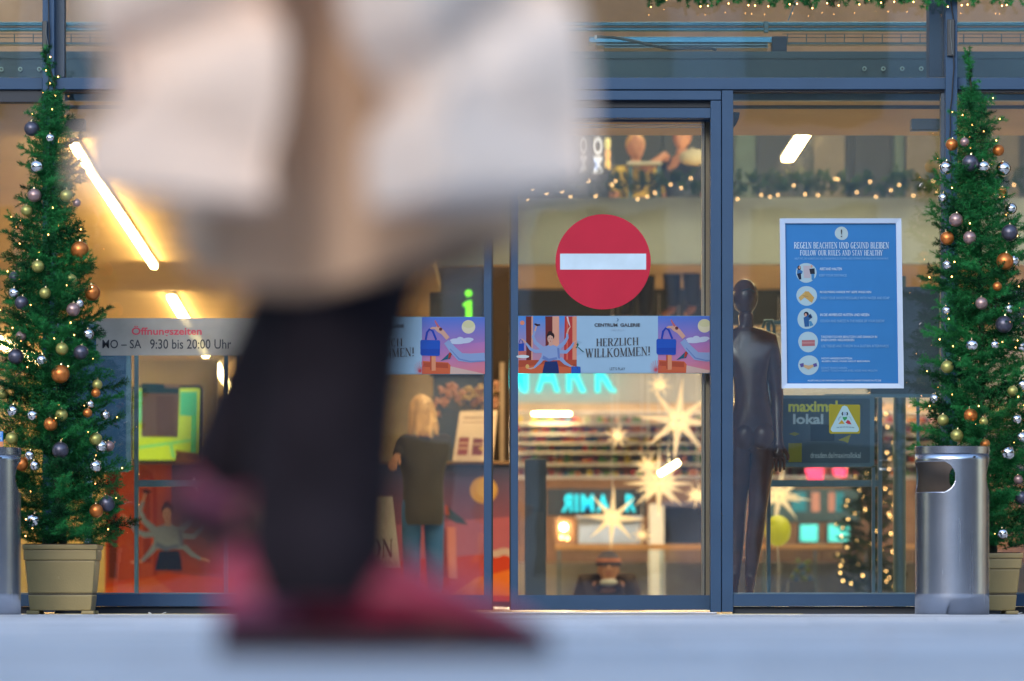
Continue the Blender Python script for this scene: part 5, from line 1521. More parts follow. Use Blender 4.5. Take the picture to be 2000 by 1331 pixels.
    t = thing('hanging_lantern', 'narrow yellow and orange paper lantern column next to the sideways letters', 'lantern', tuple(P(1186, 340, 49.3)))
    for i, (y0, y1, c) in enumerate(((270, 292, (230, 225, 150)), (293, 310, (240, 190, 120)), (311, 332, (245, 205, 110)))):
        mb = MB(); mb.lathe(tuple(P(1186, y1, 49.3)), [(.022, 0), (.03, (y1 - y0) * .0022), (.022, (y1 - y0) * .0044 - .002)], 14); mb.obj('shade', mat('lantern_%s' % 'abc'[i], c, emit=c, estr=.2), t, smooth=60)
stalls()

# straw stars: 26 tapering rays about a core
M_STAR = mat('paper_star', (255, 224, 170), emit=(255, 222, 175), estr=.31, rough=.7)
M_STARC = mat('paper_star_core', (255, 230, 180), emit=(255, 208, 140), estr=.6)
def star(px, py, rp, Y, lab, seed=0, tilt=0.0):
    c = P(px, py, Y); r = rp / F * Y
    t = thing('paper_star', lab, 'paper star', tuple(c), 'lit paper stars hanging in the hall')
    q = random.Random(seed)
    rot = Matrix.Rotation(tilt, 3, 'Y') @ Matrix.Rotation(q.uniform(0, .4), 3, 'X')
    dirs = []
    for x in (-1, 0, 1):
        for y in (-1, 0, 1):
            for z in (-1, 0, 1):
                if (x, y, z) != (0, 0, 0): dirs.append(Vector((x, y, z)).normalized())
    core = r * .26
    for d0 in dirs:
        d = rot @ d0
        a = d.orthogonal().normalized(); b = d.cross(a)
        L = r * (1.0 if sum(abs(v) > .1 for v in d0) < 3 else .78)
        if abs(d0.z) > .99 or abs(d0.x) > .99: L *= 1.08
        w_ = r * .105
        n = 5
        base = [c + d * core * .7 + (a * cos(2 * pi * i / n) + b * sin(2 * pi * i / n)) * w_ for i in range(n)]
        mb = MB(); mb.add(base + [c + d * L], [(i, (i + 1) % n, n) for i in range(n)]); mb.obj('ray', M_STAR, t)
    mb = MB(); mb.ball(c, core, 12, 8); mb.obj('core', M_STARC, t)
    mb = MB(); mb.tube([c + Vector((0, 0, core)), c + Vector((0, 0, max(.5, 2.86 - c.z)))], .004, 4); mb.obj('cord', M_WHITE, t)
star(1325, 822, 80, 51, 'largest glowing paper star, high beside the door reveal', 1, .1)
star(1287, 945, 66, 51.5, 'big glowing paper star with long level rays, just above the booth', 2, 0)
star(1196, 1012, 60, 50.5, 'big glowing paper star covering the smaller cyan lettering', 3, .05)
star(1206, 852, 27, 55, 'small glowing paper star before the bright shelves', 4, .3)
star(1266, 912, 32, 54, 'small glowing paper star touching the slanting light, above the level-rayed star', 5, .3)
star(1362, 968, 28, 54, 'small glowing paper star half hidden by the door reveal', 6, .2)
star(1254, 1045, 21, 53, 'small glowing paper star low down, right of the star on the cyan lettering', 7, .1)
star(1288, 752, 26, 56, 'small glowing paper star just below the welcome banner', 8, .2)
star(1522, 968, 60, 52, 'pale paper star behind the arm of the mannequin', 9, .15)
t = thing('lamp_reflection', 'slanting bright streak imitating a lamp reflection, crossing the stars', 'light reflection', tuple(P(1292, 925, 52)))
mb = MB(); mb.tube([P(1287, 927, 50.2), P(1326, 903, 50.2)], .022, 8); mb.obj('tube', M_STRIP, t, smooth=60)  # added glowing tube, imitates a streak mirrored in the glass
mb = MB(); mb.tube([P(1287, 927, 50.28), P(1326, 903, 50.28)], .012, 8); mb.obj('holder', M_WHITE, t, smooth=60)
mb = MB(); mb.tube([P(1306, 915, 50.28), P(1306, 560, 50.28)], .003, 4); mb.obj('cord', M_WHITE, t)

# ---------------------------------------------------------------- escalator in the well
def escalator():
    t = thing('escalator', 'escalator coming up from the lower floor below the railing', 'escalator', (.8, 44.4, 0))
    x0, x1 = .35, 1.25
    for i in range(13):
        mb = MB(); mb.box((x0, 49.9 - i * .4, -.2 - i * .19 - .18), (x1, 49.9 - i * .4 - .395, -.2 - i * .19)) if False else mb.box((x0, 44.5 + i * .4, -.15 - i * .19 - .18), (x1, 44.895 + i * .4, -.15 - i * .19)); mb.obj('step', mat('step_metal', lin=(.12, .12, .13), rough=.4, metal=.7), t)
    for x in (x0 - .1, x1 + .02):
        mb = MB(); v = [(44.4, -.1), (49.9, -2.55), (49.9, -1.9), (44.6, .02 - .04)]
        mb.add([(x, y, z) for y, z in v] + [(x + .08, y, z) for y, z in v], [(0, 1, 2, 3), (7, 6, 5, 4)] + [(i, 4 + i, 4 + (i + 1) % 4, (i + 1) % 4) for i in range(4)]); mb.obj('balustrade', M_STEEL, t)
escalator()

# ---------------------------------------------------------------- people
M_SKIN = mat('skin', lin=(.50, .27, .19), rough=.5, vary=.05)
def head_mesh(c, s, fwd, m_=M_SKIN, parent=None, name='head', tilt=0.0):
    """head with brow, nose, lips, ears; fwd = facing angle about z"""
    mb = MB(); NU, NV = 40, 28
    rot = Matrix.Rotation(fwd, 3, 'Z') @ Matrix.Rotation(tilt, 3, 'X')
    v = []
    for j in range(NV + 1):
        th = pi * j / NV
        for i in range(NU):
            ph = 2 * pi * i / NU
            x = sin(th) * sin(ph); y = -sin(th) * cos(ph); z = cos(th)
            X, Y_, Z = x * .078, y * .096, z * .118
            if z < 0: X *= 1 + .22 * z; Y_ *= 1 + (.10 * z if y < 0 else .28 * z)
            if y < 0:
                nx = math.exp(-(x / .13) ** 2)
                Y_ -= .020 * nx * math.exp(-((z + .18) / .13) ** 2)      # nose
                Y_ -= .006 * nx * math.exp(-((z + .02) / .2) ** 2)
                Y_ += .007 * (math.exp(-((abs(x) - .33) / .12) ** 2)) * math.exp(-((z - .04) / .09) ** 2)   # eye sockets
                Y_ -= .005 * math.exp(-(x / .2) ** 2) * math.exp(-((z + .47) / .05) ** 2)     # lips
                Y_ -= .004 * math.exp(-(x / .2) ** 2) * math.exp(-((z + .80) / .1) ** 2)
            v.append(Vector(c) + rot @ Vector((X, Y_, Z)) * s)
    fs = [(j * NU + i, j * NU + (i + 1) % NU, (j + 1) * NU + (i + 1) % NU, (j + 1) * NU + i) for j in range(NV) for i in range(NU)]
    mb.add(v, fs)
    for sx in (-1, 1):
        e = Vector(c) + rot @ Vector((sx * .078, .005, -.01)) * s
        mb.ball(e, .022 * s, 10, 8, (.35, .8, 1.3))
    o = mb.obj(name, m_, parent, smooth=180)
    eb = MB()
    for sx in (-1, 1):
        e = Vector(c) + rot @ Vector((sx * .027, -.082, .004)) * s
        eb.ball(e, .0085 * s, 10, 8)
    eb.obj('eyes', mat('eye', lin=(.05, .04, .035), rough=.2), parent, smooth=180)
    mm = MB(); mm.ball(Vector(c) + rot @ Vector((0, -.091, -.056)) * s, .014 * s, 10, 6, (1.6, .5, .35)); mm.obj('mouth', mat('lips', lin=(.4, .12, .11), rough=.45), parent, smooth=180)
    return o, rot

def hand_nodes(w_, d, up, s=1.0, curl=.5):
    """wrist -> palm -> five bent fingers; returns verts, edges (index 0 = wrist) and radii"""
    d = Vector(d).normalized(); up = Vector(up).normalized(); sd_ = d.cross(up).normalized(); up = sd_.cross(d)
    V = [Vector(w_), Vector(w_) + d * .045 * s]; E = [(0, 1)]; Rr = [.026 * s, .030 * s]
    for i, (off, ln) in enumerate(((-.030, .058), (-.010, .068), (.011, .064), (.031, .050))):
        k1 = Vector(w_) + d * .085 * s + sd_ * off * s
        k2 = k1 + (d * cos(curl) - up * sin(curl)) * ln * .5 * s
        k3 = k2 + (d * cos(curl * 2) - up * sin(curl * 2)) * ln * .5 * s
        b = len(V); V += [k1, k2, k3]; E += [(1, b), (b, b + 1), (b + 1, b + 2)]; Rr += [.0105 * s, .009 * s, .007 * s]
    t1 = Vector(w_) + d * .035 * s - sd_ * .035 * s; t2 = t1 + (d * .8 - sd_ * .5 - up * .3).normalized() * .032 * s; t3 = t2 + (d * .9 - up * .35).normalized() * .026 * s
    b = len(V); V += [t1, t2, t3]; E += [(0, b), (b, b + 1), (b + 1, b + 2)]; Rr += [.013 * s, .011 * s, .008 * s]
    return V, E, Rr

def build_body(parent, J, m_, name='body', rad=None, sub=2, hands=True, curl=.5, hup=None):
    """J: dict of joints, world space; one surface from head base to toes and fingertips"""
    V = []; E = []; Rr = []
    idx = {}
    r0 = dict(pelvis=.125, waist=.105, chest=.125, neck=.052, headb=.05, sh=.058, el=.042, wr=.027, hip=.088, kn=.056, an=.038, heel=.032, toe=.026)
    if rad: r0.update(rad)
    def nd(n, p, r):
        idx[n] = len(V); V.append(Vector(p)); Rr.append(r)
    nd('pelvis', J['pelvis'], r0['pelvis']); nd('waist', J['waist'], r0['waist']); nd('chest', J['chest'], (r0['chest'], r0['chest'] * .8)); nd('neck', J['neck'], r0['neck']); nd('headb', J['headb'], r0['headb'])
    E += [(0, 1), (1, 2), (2, 3), (3, 4)]
    for s in ('a', 'b'):
        nd('sh' + s, J['sh' + s], r0['sh']); nd('el' + s, J['el' + s], r0['el']); nd('wr' + s, J['wr' + s], r0['wr'])
        E += [(idx['chest'], idx['sh' + s]), (idx['sh' + s], idx['el' + s]), (idx['el' + s], idx['wr' + s])]
        nd('hip' + s, J['hip' + s], r0['hip']); nd('kn' + s, J['kn' + s], r0['kn'])
        cf = Vector(J['kn' + s]).lerp(Vector(J['an' + s]), .3); nd('cf' + s, cf, r0['kn'] * 1.02)
        nd('an' + s, J['an' + s], r0['an']); nd('toe' + s, J['toe' + s], r0['toe'])
        E += [(0, idx['hip' + s]), (idx['hip' + s], idx['kn' + s]), (idx['kn' + s], idx['cf' + s]), (idx['cf' + s], idx['an' + s]), (idx['an' + s], idx['toe' + s])]
        if hands:
            d = Vector(J['wr' + s]) - Vector(J['el' + s])
            hv, he, hr = hand_nodes(J['wr' + s], d, (hup or {}).get(s, (0, -1, .2)), 1.0, curl)
            b = len(V) - 1
            base = idx['wr' + s]
            mp = {0: base}
            for i in range(1, len(hv)):
                mp[i] = len(V); V.append(hv[i]); Rr.append(hr[i])
            E += [(mp[a], mp[b_]) for a, b_ in he]
    return skinned(name, V, E, Rr, m_, parent, sub)

def chain(parent, name, pts, rad, m_, sub=2):
    return skinned(name, pts, [(i, i + 1) for i in range(len(pts) - 1)], rad, m_, parent, sub)

def std_joints(x, y, z0, h, face, lean=0.0, arms=None):
    """upright joints, face = angle of the facing direction (0 faces the camera)"""
    rot = Matrix.Rotation(face, 3, 'Z')
    def p(a, b, c): return Vector((x, y, z0)) + rot @ (Vector((a, b, c)) * h / 1.75)
    J = dict(pelvis=p(0, 0, .95), waist=p(0, 0, 1.10), chest=p(0, 0, 1.33), neck=p(0, 0, 1.47), headb=p(0, -.01, 1.56),
             sha=p(-.18, 0, 1.40), shb=p(.18, 0, 1.40), ela=p(-.23, .02, 1.12), elb=p(.23, .02, 1.12), wra=p(-.24, -.05, .88), wrb=p(.24, -.05, .88),
             hipa=p(-.09, 0, .90), hipb=p(.09, 0, .90), kna=p(-.10, -.01, .50), knb=p(.10, -.01, .50), ana=p(-.10, .01, .09), anb=p(.10, .01, .09), toea=p(-.12, -.15, .03), toeb=p(.12, -.15, .03))
    return J, p

def mannequin():
    Y = 30.0
    k = Y / F
    def q(px, py, dy=0): return P(px, py, Y) + Vector((0, dy, 0))
    t = thing('mannequin', 'bronze black female mannequin seen from behind inside the side pane', 'mannequin', tuple(q(1470, 1180)))
    m_ = mat('bronze_black_gloss', lin=(.095, .040, .030), rough=.24, vary=.3, scale=9, coat=.2)
    J = dict(pelvis=q(1472, 838), waist=q(1466, 750), chest=q(1465, 688), neck=q(1458, 640), headb=q(1456, 606, -.01),
             shb=q(1506, 668), elb=q(1518, 775, .02), wrb=q(1519, 868, -.03), sha=q(1418, 664), ela=q(1402, 770, .02), wra=q(1396, 868, -.04),
             hipb=q(1491, 862), knb=q(1479, 1000, -.03), anb=q(1466, 1130, .04), toeb=q(1462, 1166, -.08),
             hipa=q(1447, 860), kna=q(1440, 1000, .03), ana=q(1436, 1126, .06), toea=q(1432, 1164, -.07))
    build_body(t, J, m_, rad=dict(pelvis=.125, waist=.092, chest=.118, neck=.042, headb=.045, sh=.056, el=.038, wr=.025, hip=.086, kn=.051, an=.032, toe=.022), curl=.3)
    mb = MB(); c = q(1455, 580)
    mb.ball(c, .082, 28, 20, (.85, 1.0, 1.15)); mb.obj('head', m_, t, smooth=180)
    mb = MB(); mb.tube([q(1441, 572) + Vector((0, -.06, 0)), q(1462, 566) + Vector((0, -.094, 0)), q(1472, 572) + Vector((0, -.07, 0))], .004, 6); mb.obj('head_seam', M_DARK, t)
    for s in (-1, 1):
        mb = MB(); mb.ball(q(1471 + s * 17, 852, -.045), .078, 20, 14, (.85, .8, 1.05)); mb.obj('hip_form', m_, t, smooth=180)
    mb = MB(); mb.lathe(tuple(q(1458, 1180)), [(.16, -.03), (.16, -.02), (.02, -.015)], 32); mb.obj('base_plate', M_STEEL, t, smooth=40)
    mb = MB(); mb.tube([q(1458, 1176, .06), q(1460, 1040, .06)], .008, 8); mb.obj('support_rod', M_STEEL, t)
mannequin()

def blonde():
    Y = 44.0; h = 1.62
    x = P(826, 1180, Y).x
    t = thing('person', 'blonde person in a grey coat and blue jeans standing at the counter', 'person', (x, Y, 0))
    J, p = std_joints(x, Y, 0, h, radians(195))
    J['ela'] = P(868, 850, Y + .02); J['wra'] = P(858, 905, Y + .2)
    J['elb'] = P(790, 862, Y + .02); J['wrb'] = P(772, 893, Y - .16)
    build_body(t, J, M_SKIN, hup=dict(a=(0, 0, 1), b=(0, 0, 1)))
    hc = P(822, 805, Y); head_mesh(hc, 1.0, radians(200), parent=t)
    coat = mat('grey_wool_coat', lin=(.035, .037, .042), rough=.9, bump=.3)
    V = [J['pelvis'] - Vector((0, 0, .36)), J['pelvis'] - Vector((0, 0, .02)), J['chest'], J['neck'] - Vector((0, 0, .02)), J['sha'], J['ela'], J['wra'], J['shb'], J['elb'], J['wrb']]
    skinned('coat', V, [(0, 1), (1, 2), (2, 3), (2, 4), (4, 5), (5, 6), (2, 7), (7, 8), (8, 9)], [.19, .175, .155, .08, .085, .062, .045, .085, .062, .045], coat, t, root=2, cut=J['pelvis'].z - .22)
    jeans = mat('blue_jeans', lin=(.02, .12, .38), rough=.8, bump=.1)
    V = [J['hipa'] + Vector((0, 0, .08)), J['kna'], J['ana'] + Vector((0, 0, .02)), J['hipb'] + Vector((0, 0, .08)), J['knb'], J['anb'] + Vector((0, 0, .02))]
    skinned('jeans', V, [(0, 1), (1, 2), (3, 4), (4, 5)], [.10, .078, .062, .10, .078, .062], jeans, t, root=(0, 3))
    for s in ('a', 'b'):
        chain(t, 'shoe', [J['an' + s] - Vector((0, .03, .04)), J['toe' + s].lerp(J['an' + s], .5) - Vector((0, 0, .03)), J['toe' + s]], [.05, .045, .035], M_DARK)
    q = random.Random(2); hair = MB()
    hm = mat('blonde_hair', lin=(.62, .42, .20), rough=.45, vary=.35, scale=30, stretch=(1, 1, .15))
    hair.ball(hc + Vector((0, -.012, .02)), .108, 28, 20, (.92, 1.0, 1.08))
    for i in range(150):
        a = q.uniform(-.2, pi + .2)
        r = .098
        p0 = hc + Vector((-cos(a) * r * .85, -sin(a) * r * .95 - .01, q.uniform(-.02, .07)))
        ln = q.uniform(.13, .20)
        p1 = p0 + Vector((-cos(a) * .022 + .012, -.008, -ln * .6)); p2 = p1 + Vector((q.uniform(-.01, .025), .006, -ln * .4))
        hair.tube([p0, p1, p2], [.012, .010, .003], 5)
    hair.obj('hair', hm, t, smooth=180)
blonde()

def beanie_man():
    Y = 45.3; x = P(1186, 1180, Y).x; h = 1.74
    z0 = P(1188, 1138, Y).z - 1.40 * h / 1.75
    t = thing('person', 'man in a striped beanie and dark jacket, mask under his chin, looking at a phone', 'person', (x, Y, z0))
    J, p = std_joints(x, Y, z0, h, 0)
    J['ela'] = p(-.24, .0, 1.13); J['elb'] = p(.24, .0, 1.13); J['wra'] = p(-.10, -.28, 1.02); J['wrb'] = p(.10, -.28, 1.02)
    hc = P(1188, 1112, Y) + Vector((0, -.10, 0)); J['neck'] = hc + Vector((0, .07, -.12)); J['headb'] = hc + Vector((0, .03, -.05)); o, rot = head_mesh(hc, 1.05, 0, parent=t, tilt=radians(-14))
    build_body(t, J, M_SKIN, rad=dict(chest=.085, waist=.08, pelvis=.09, sh=.045), hup=dict(a=(0, 0, 1), b=(0, 0, 1)), curl=.9)
    jk = mat('dark_brown_jacket', lin=(.035, .022, .018), rough=.85, bump=.2)
    V = [J['pelvis'] - Vector((0, 0, .05)), J['waist'], J['chest'], J['neck'] - Vector((0, 0, .02)), J['sha'], J['ela'], J['wra'], J['shb'], J['elb'], J['wrb']]
    skinned('jacket', V, [(0, 1), (1, 2), (2, 3), (2, 4), (4, 5), (5, 6), (2, 7), (7, 8), (8, 9)], [.17, .17, .18, .12, .095, .075, .05, .095, .075, .05], jk, t)
    V = [J['hipa'] + Vector((0, 0, .08)), J['kna'], J['ana'], J['hipb'] + Vector((0, 0, .08)), J['knb'], J['anb']]
    skinned('trousers', V, [(0, 1), (1, 2), (3, 4), (4, 5)], [.13, .09, .07, .13, .09, .07], M_DARK, t, root=(0, 3))
    sc_ = MB(); sc_.tube([J['neck'] + Vector((.09, 0, -.05)), J['neck'] + Vector((.075, -.08, .0)), J['neck'] + Vector((0, -.11, .01)), J['neck'] + Vector((-.075, -.08, .0)), J['neck'] + Vector((-.09, 0, -.05))], .035, 10); sc_.obj('hood', mat('orange_brown_hood', lin=(.05, .022, .014), rough=.9), t, smooth=180)
    # beanie in three knitted bands
    for z0_, z1_, c in ((.022, .055, (.05, .05, .09)), (.055, .085, (.36, .14, .10)), (.085, .115, (.08, .08, .12))):
        mb = MB(); cc = hc + Vector((0, 0, 0))
        prof = []
        for i in range(5):
            z = z0_ + (z1_ - z0_) * i / 4
            prof.append((.104 * math.sqrt(max(.05, 1 - (max(0, z - .03) / .115) ** 2)), z))
        mb.lathe(tuple(cc), prof, 28, cap=False); o = mb.obj('beanie_band', mat('knit_%d' % int(z0_ * 1000), lin=c, rough=1, bump=.3, bscale=150), t, smooth=180)
    mb = MB(); mb.lathe(tuple(hc), [(.07, .115), (.05, .132), (.02, .142), (.001, .144)], 28, cap=False); mb.obj('beanie_top', mat('knit_22', rough=1), t, smooth=180)
    mb = MB(); mb.ball(hc + Vector((0, -.055, -.105)), .06, 20, 14, (1.15, .8, .55)); mb.obj('face_mask', mat('mask_cloth', lin=(.55, .62, .68), rough=.8), t, smooth=180)
    gl = MB()
    for s in (-1, 1):
        c = hc + Vector((s * .03, -.112, -.004)); gl.tube([c + Vector((.024 * cos(a), 0, .018 * sin(a))) for a in [i * pi / 8 for i in range(17)]], .0022, 5)
    gl.tube([hc + Vector((-.006, -.115, 0)), hc + Vector((.006, -.115, 0))], .002, 5); gl.obj('glasses', M_DARK, t)
    ph = thing('phone', 'phone with a lit edge held by the man in the beanie', 'phone', tuple(p(0, -.44, .99)))
    mb = MB(); c = p(0, -.44, .99); mb.box((c.x - .04, c.y - .012, c.z - .06), (c.x + .04, c.y, c.z + .06)); mb.obj('case', M_DARK, ph, bevel=.004)
    mb = MB(); mb.box((c.x - .036, c.y + .0005, c.z - .055), (c.x + .036, c.y + .0015, c.z + .055)); mb.obj('screen', mat('phone_screen', (200, 220, 240), emit=(200, 215, 240), estr=1.5), ph)
beanie_man()

def upstairs(px, py, Y, lab, top, hairc, face, lean, arm=None):
    hc = P(px, py, Y); h = 1.7; z0 = hc.z - h * .935
    t = thing('person', lab, 'person', (hc.x, Y, z0))
    J, p = std_joints(hc.x, Y, z0, h, face)
    if arm == 'desk':
        J['wra'] = p(-.16, -.30, 1.12); J['wrb'] = p(.22, -.30, 1.12); J['ela'] = p(-.25, -.06, 1.14); J['elb'] = p(.27, -.06, 1.14)
    if arm == 'reach':
        J['ela'] = P(1300, 303, Y - .1); J['wra'] = P(1276, 318, Y - .15)
    build_body(t, J, M_SKIN, curl=.4)
    head_mesh(hc, 1, face, parent=t, tilt=radians(-20))
    mt = mat(top[0], lin=top[1], rough=.85)
    V = [J['pelvis'], J['waist'], J['chest'], J['neck'] - Vector((0, 0, .02)), J['sha'], J['sha'].lerp(J['ela'], .8), J['shb'], J['shb'].lerp(J['elb'], .8)]
    skinned('top', V, [(0, 1), (1, 2), (2, 3), (2, 4), (4, 5), (2, 6), (6, 7)], [.15, .135, .145, .07, .08, .06, .08, .06], mt, t)
    V = [J['hipa'] + Vector((0, 0, .08)), J['kna'], J['ana'], J['hipb'] + Vector((0, 0, .08)), J['knb'], J['anb']]
    skinned('trousers', V, [(0, 1), (1, 2), (3, 4), (4, 5)], [.13, .09, .07, .13, .09, .07], M_DARK, t, root=(0, 3))
    mb = MB(); mb.ball(hc + Vector((0, .02, .025)), .096, 24, 16, (.9, .95, 1.0)); mb.obj('hair', mat(hairc[0], lin=hairc[1], rough=.6), t, smooth=180)
upstairs(1241, 288, 49.8, 'fair-haired person in a yellow top bending over a table on the upper floor', ('yellow_top', (.75, .62, .10)), ('fair_hair', (.75, .50, .22)), radians(25), 0, 'desk')
upstairs(1332, 268, 49.6, 'person in dark clothes reaching one bare arm down to the table on the upper floor', ('dark_blue_top', (.03, .05, .09)), ('dark_hair', (.03, .02, .015)), radians(-30), 0, 'reach')
t = thing('table', 'pale grey table on the upper floor between two people', 'table', tuple(P(1262, 385, 49.2)))
mb = MB(); mb.pbox(1225, 316, 1292, 321, 49.2, .5); mb.obj('table_top', mat('pale_grey_top', lin=(.45, .52, .54), rough=.5), t)
for x in (1229, 1284):
    for yy in (49.25, 49.62):
        mb = MB(); a = P(x, 321.5, 49.2); mb.box((a.x, yy, 3.11), (a.x + .03, yy + .03, a.z)); mb.obj('leg', M_STEEL, t)
t = thing('handbag', 'crumpled pale cloth bag on the upper floor beside the reaching person', 'bag', tuple(P(1352, 310, 49.3)))
mb = MB(); mb.ball(P(1356, 308, 49.3), .09, 18, 12, (1.5, .8, .8)); mb.obj('cloth', mat('pale_cloth', lin=(.45, .48, .42), rough=.9, bump=.6, bscale=20), t, smooth=180)
mb = MB(); mb.tube([P(1340, 300, 49.3), P(1352, 290, 49.3), P(1366, 298, 49.3)], .01, 6); mb.obj('handle', mat('pale_cloth'), t, smooth=180)
# ---------------------------------------------------------------- the passer-by in the foreground
def walker():
    Y = 5.2; K = Y / F * 1.0
    def q(px, py, y=Y): 
        v = P(px, py, Y); return Vector((v.x, y, v.z))
    t = thing('person', 'large blurred person walking past in a beige coat, dark tights and crimson shoes', 'person', (-.17, Y, 0))
    ya, yb = Y - .075, Y + .085      # near (stance) and far (swing) leg
    J = dict(pelvis=Vector((-.13, Y, .88)), waist=Vector((-.125, Y, 1.02)), chest=Vector((-.11, Y, 1.25)), neck=Vector((-.095, Y, 1.40)), headb=Vector((-.075, Y, 1.48)),
             sha=Vector((-.11, Y - .17, 1.34)), shb=Vector((-.10, Y + .17, 1.34)),
             ela=Vector((-.06, Y - .25, 1.09)), wra=Vector((.06, Y - .24, .93)), elb=Vector((-.24, Y + .22, 1.10)), wrb=Vector((-.31, Y + .18, .87)),
             hipa=Vector((-.13, ya, .83)), kna=q(705, 300, ya), ana=Vector((-.186, ya, .085)), toea=Vector((-.02, ya, .028)),
             hipb=Vector((-.13, yb, .83)), knb=q(770, 240, yb), anb=q(420, 945, yb), toeb=q(790, 1180, yb))
    body = build_body(t, J, M_SKIN, rad=dict(pelvis=.13, waist=.11, chest=.125), hup=dict(a=(0, -1, .3), b=(0, 1, .3)), curl=.95)
    head_mesh(Vector((-.06, Y, 1.57)), 1.0, radians(90), parent=t)
    hair = MB(); hair.ball(Vector((-.075, Y, 1.595)), .112, 28, 20, (1.0, .88, 1.02)); hair.ball(Vector((-.15, Y, 1.53)), .07, 20, 14, (.9, .9, 1.3)); hair.obj('hair', mat('brown_hair', lin=(.06, .03, .015), rough=.5, vary=.3, stretch=(1, 1, .2)), t, smooth=180)
    tm = mat('dark_navy_tights', lin=(.022, .017, .021), rough=.85, spec=.08, vary=.3, scale=14)
    V = [J['hipa'] + Vector((0, 0, .08)), J['kna'], J['kna'].lerp(J['ana'], .5), J['ana'] + Vector((.006, 0, -.075)), J['hipb'] + Vector((0, 0, .08)), J['knb'], J['knb'].lerp(J['anb'], .45), J['anb'] + (J['anb'] - J['knb']) * .06]
    skinned('trousers', V, [(0, 1), (1, 2), (2, 3), (4, 5), (5, 6), (6, 7)], [.12, .094, .070, .078, .12, .082, .062, .050], tm, t, root=(0, 4), cut=.050)
    # shoes: upper, sole, lacing
    up = mat('crimson_shoe', lin=(.30, .016, .045), rough=.5, vary=.25, scale=18)
    li = mat('pink_shoe_heel', lin=(.19, .04, .095), rough=.5, vary=.15, scale=18)
    so_ = mat('dark_sole', lin=(.02, .010, .016), rough=.7)
    def shoe(heel, toe, y, lift):
        d = (toe - heel); L = d.length; d.normalize(); n = Vector((-d.z, 0, d.x))
        if n.z < 0: n = -n
        secs = [(-.02, .028, .058, .075), (.05, .036, .068, .09), (.22, .036, .068, .095), (.38, .036, .060, .085), (.55, .044, .050, .080), (.75, .048, .040, .056), (.92, .038, .030, .036), (1.01, .018, .016, .02)]
        for nm, m_ in (('upper', up), ('heel_cup', li)):
            mb = MB(); N = 20; rows = secs if nm == 'upper' else secs[:3]
            o = 0; k_ = 1.0 if nm == 'upper' else 1.03
            for u, hw, hh, top in rows:
                c = heel + d * (L * u)
                for i in range(N):
                    a = 2 * pi * i / N
                    yy = cos(a) * hw * k_; zz = (sin(a) * .5 + .5)
                    zz = .020 + (top * 1.15 - .020) * zz ** .85 * (.6 if nm == 'heel_cup' else 1)
                    mb.v.append(tuple(c + Vector((0, yy * (1 - .35 * max(0, sin(a))), 0)) + n * zz))
            for r_ in range(len(rows) - 1):
                for i in range(N):
                    mb.f.append((r_ * N + i, r_ * N + (i + 1) % N, (r_ + 1) * N + (i + 1) % N, (r_ + 1) * N + i)); mb.c.append(None)
            mb.f.append(tuple(range(N))); mb.c.append(None); mb.f.append(tuple(reversed(range((len(rows) - 1) * N, len(rows) * N)))); mb.c.append(None)
            mb.obj(nm, m_, sh, smooth=60)
        mb = MB(); N = len(secs)
        for z in (0, .0205):
            for s in (1, -1):
                for u, hw, _, _ in secs:
                    mb.v.append(tuple(heel + d * (L * (u * 1.015 - .005)) + Vector((0, s * (hw + .004), 0)) + n * z))
        for r_ in range(N - 1):
            for a, b in ((0, N), (2 * N, 3 * N)):
                mb.f.append((a + r_, a + r_ + 1, b + r_ + 1, b + r_)); mb.c.append(None)
            for a, b in ((0, 2 * N), (N, 3 * N)):
                mb.f.append((a + r_, a + r_ + 1, b + r_ + 1, b + r_)); mb.c.append(None)
        mb.f.append((0, N, 3 * N, 2 * N)); mb.c.append(None); mb.f.append((N - 1, 2 * N - 1, 4 * N - 1, 3 * N - 1)); mb.c.append(None)
        mb.obj('sole', so_, sh)
        for i in range(4):
            c = heel + d * (L * (.42 + i * .07)) + n * (.088 - i * .009)
            mb = MB(); mb.tube([c + Vector((0, -.025, -.008)), c + n * .003, c + Vector((0, .025, -.008))], .003, 5); mb.obj('lace', li, sh)
    sh = bpy.data.objects.new('shoe', None); COL.objects.link(sh); sh.parent = t
    shoe(Vector((-.258, ya, .002)), Vector((.030, ya, .002)), ya, 0)
    sh = bpy.data.objects.new('shoe', None); COL.objects.link(sh); sh.parent = t
    h0 = q(315, 1030, yb); shoe(h0 + Vector((0, 0, .0)), h0 + Vector((.215, 0, -.105)), yb, 1)
    # coat: flaring, with soft vertical folds, plus sleeves
    cm = mat('beige_wool_coat', lin=(.62, .385, .235), rough=.9, vary=.08, scale=5, bump=.12, bscale=90)
    mb = MB(); N = 72
    lv = [(.358, .146, .205, -.160), (.37, .146, .205, -.160), (.45, .150, .205, -.162), (.6, .145, .20, -.155), (.75, .145, .20, -.145), (.9, .145, .20, -.138), (1.02, .13, .175, -.128), (1.15, .13, .18, -.12), (1.28, .12, .20, -.11), (1.36, .105, .185, -.105), (1.41, .075, .10, -.10), (1.44, .06, .06, -.095)]
    for li_, (z, rx, ry, cx) in enumerate(lv):
        for i in range(N):
            a = 2 * pi * i / N
            f = max(0, (1.0 - z)) * .12
            fold = 1 + f * (1.6 * sin(5 * a + 1.1) + 1.0 * sin(9 * a + 2 + z)) 
            mb.v.append((cx + rx * fold * cos(a), Y + ry * fold * sin(a), z + (.022 * cos(a * 2 + .6) + .012 * sin(a)) * (z < .4)))
    for r_ in range(len(lv) - 1):
        for i in range(N):
            mb.f.append((r_ * N + i, r_ * N + (i + 1) % N, (r_ + 1) * N + (i + 1) % N, (r_ + 1) * N + i)); mb.c.append(None)
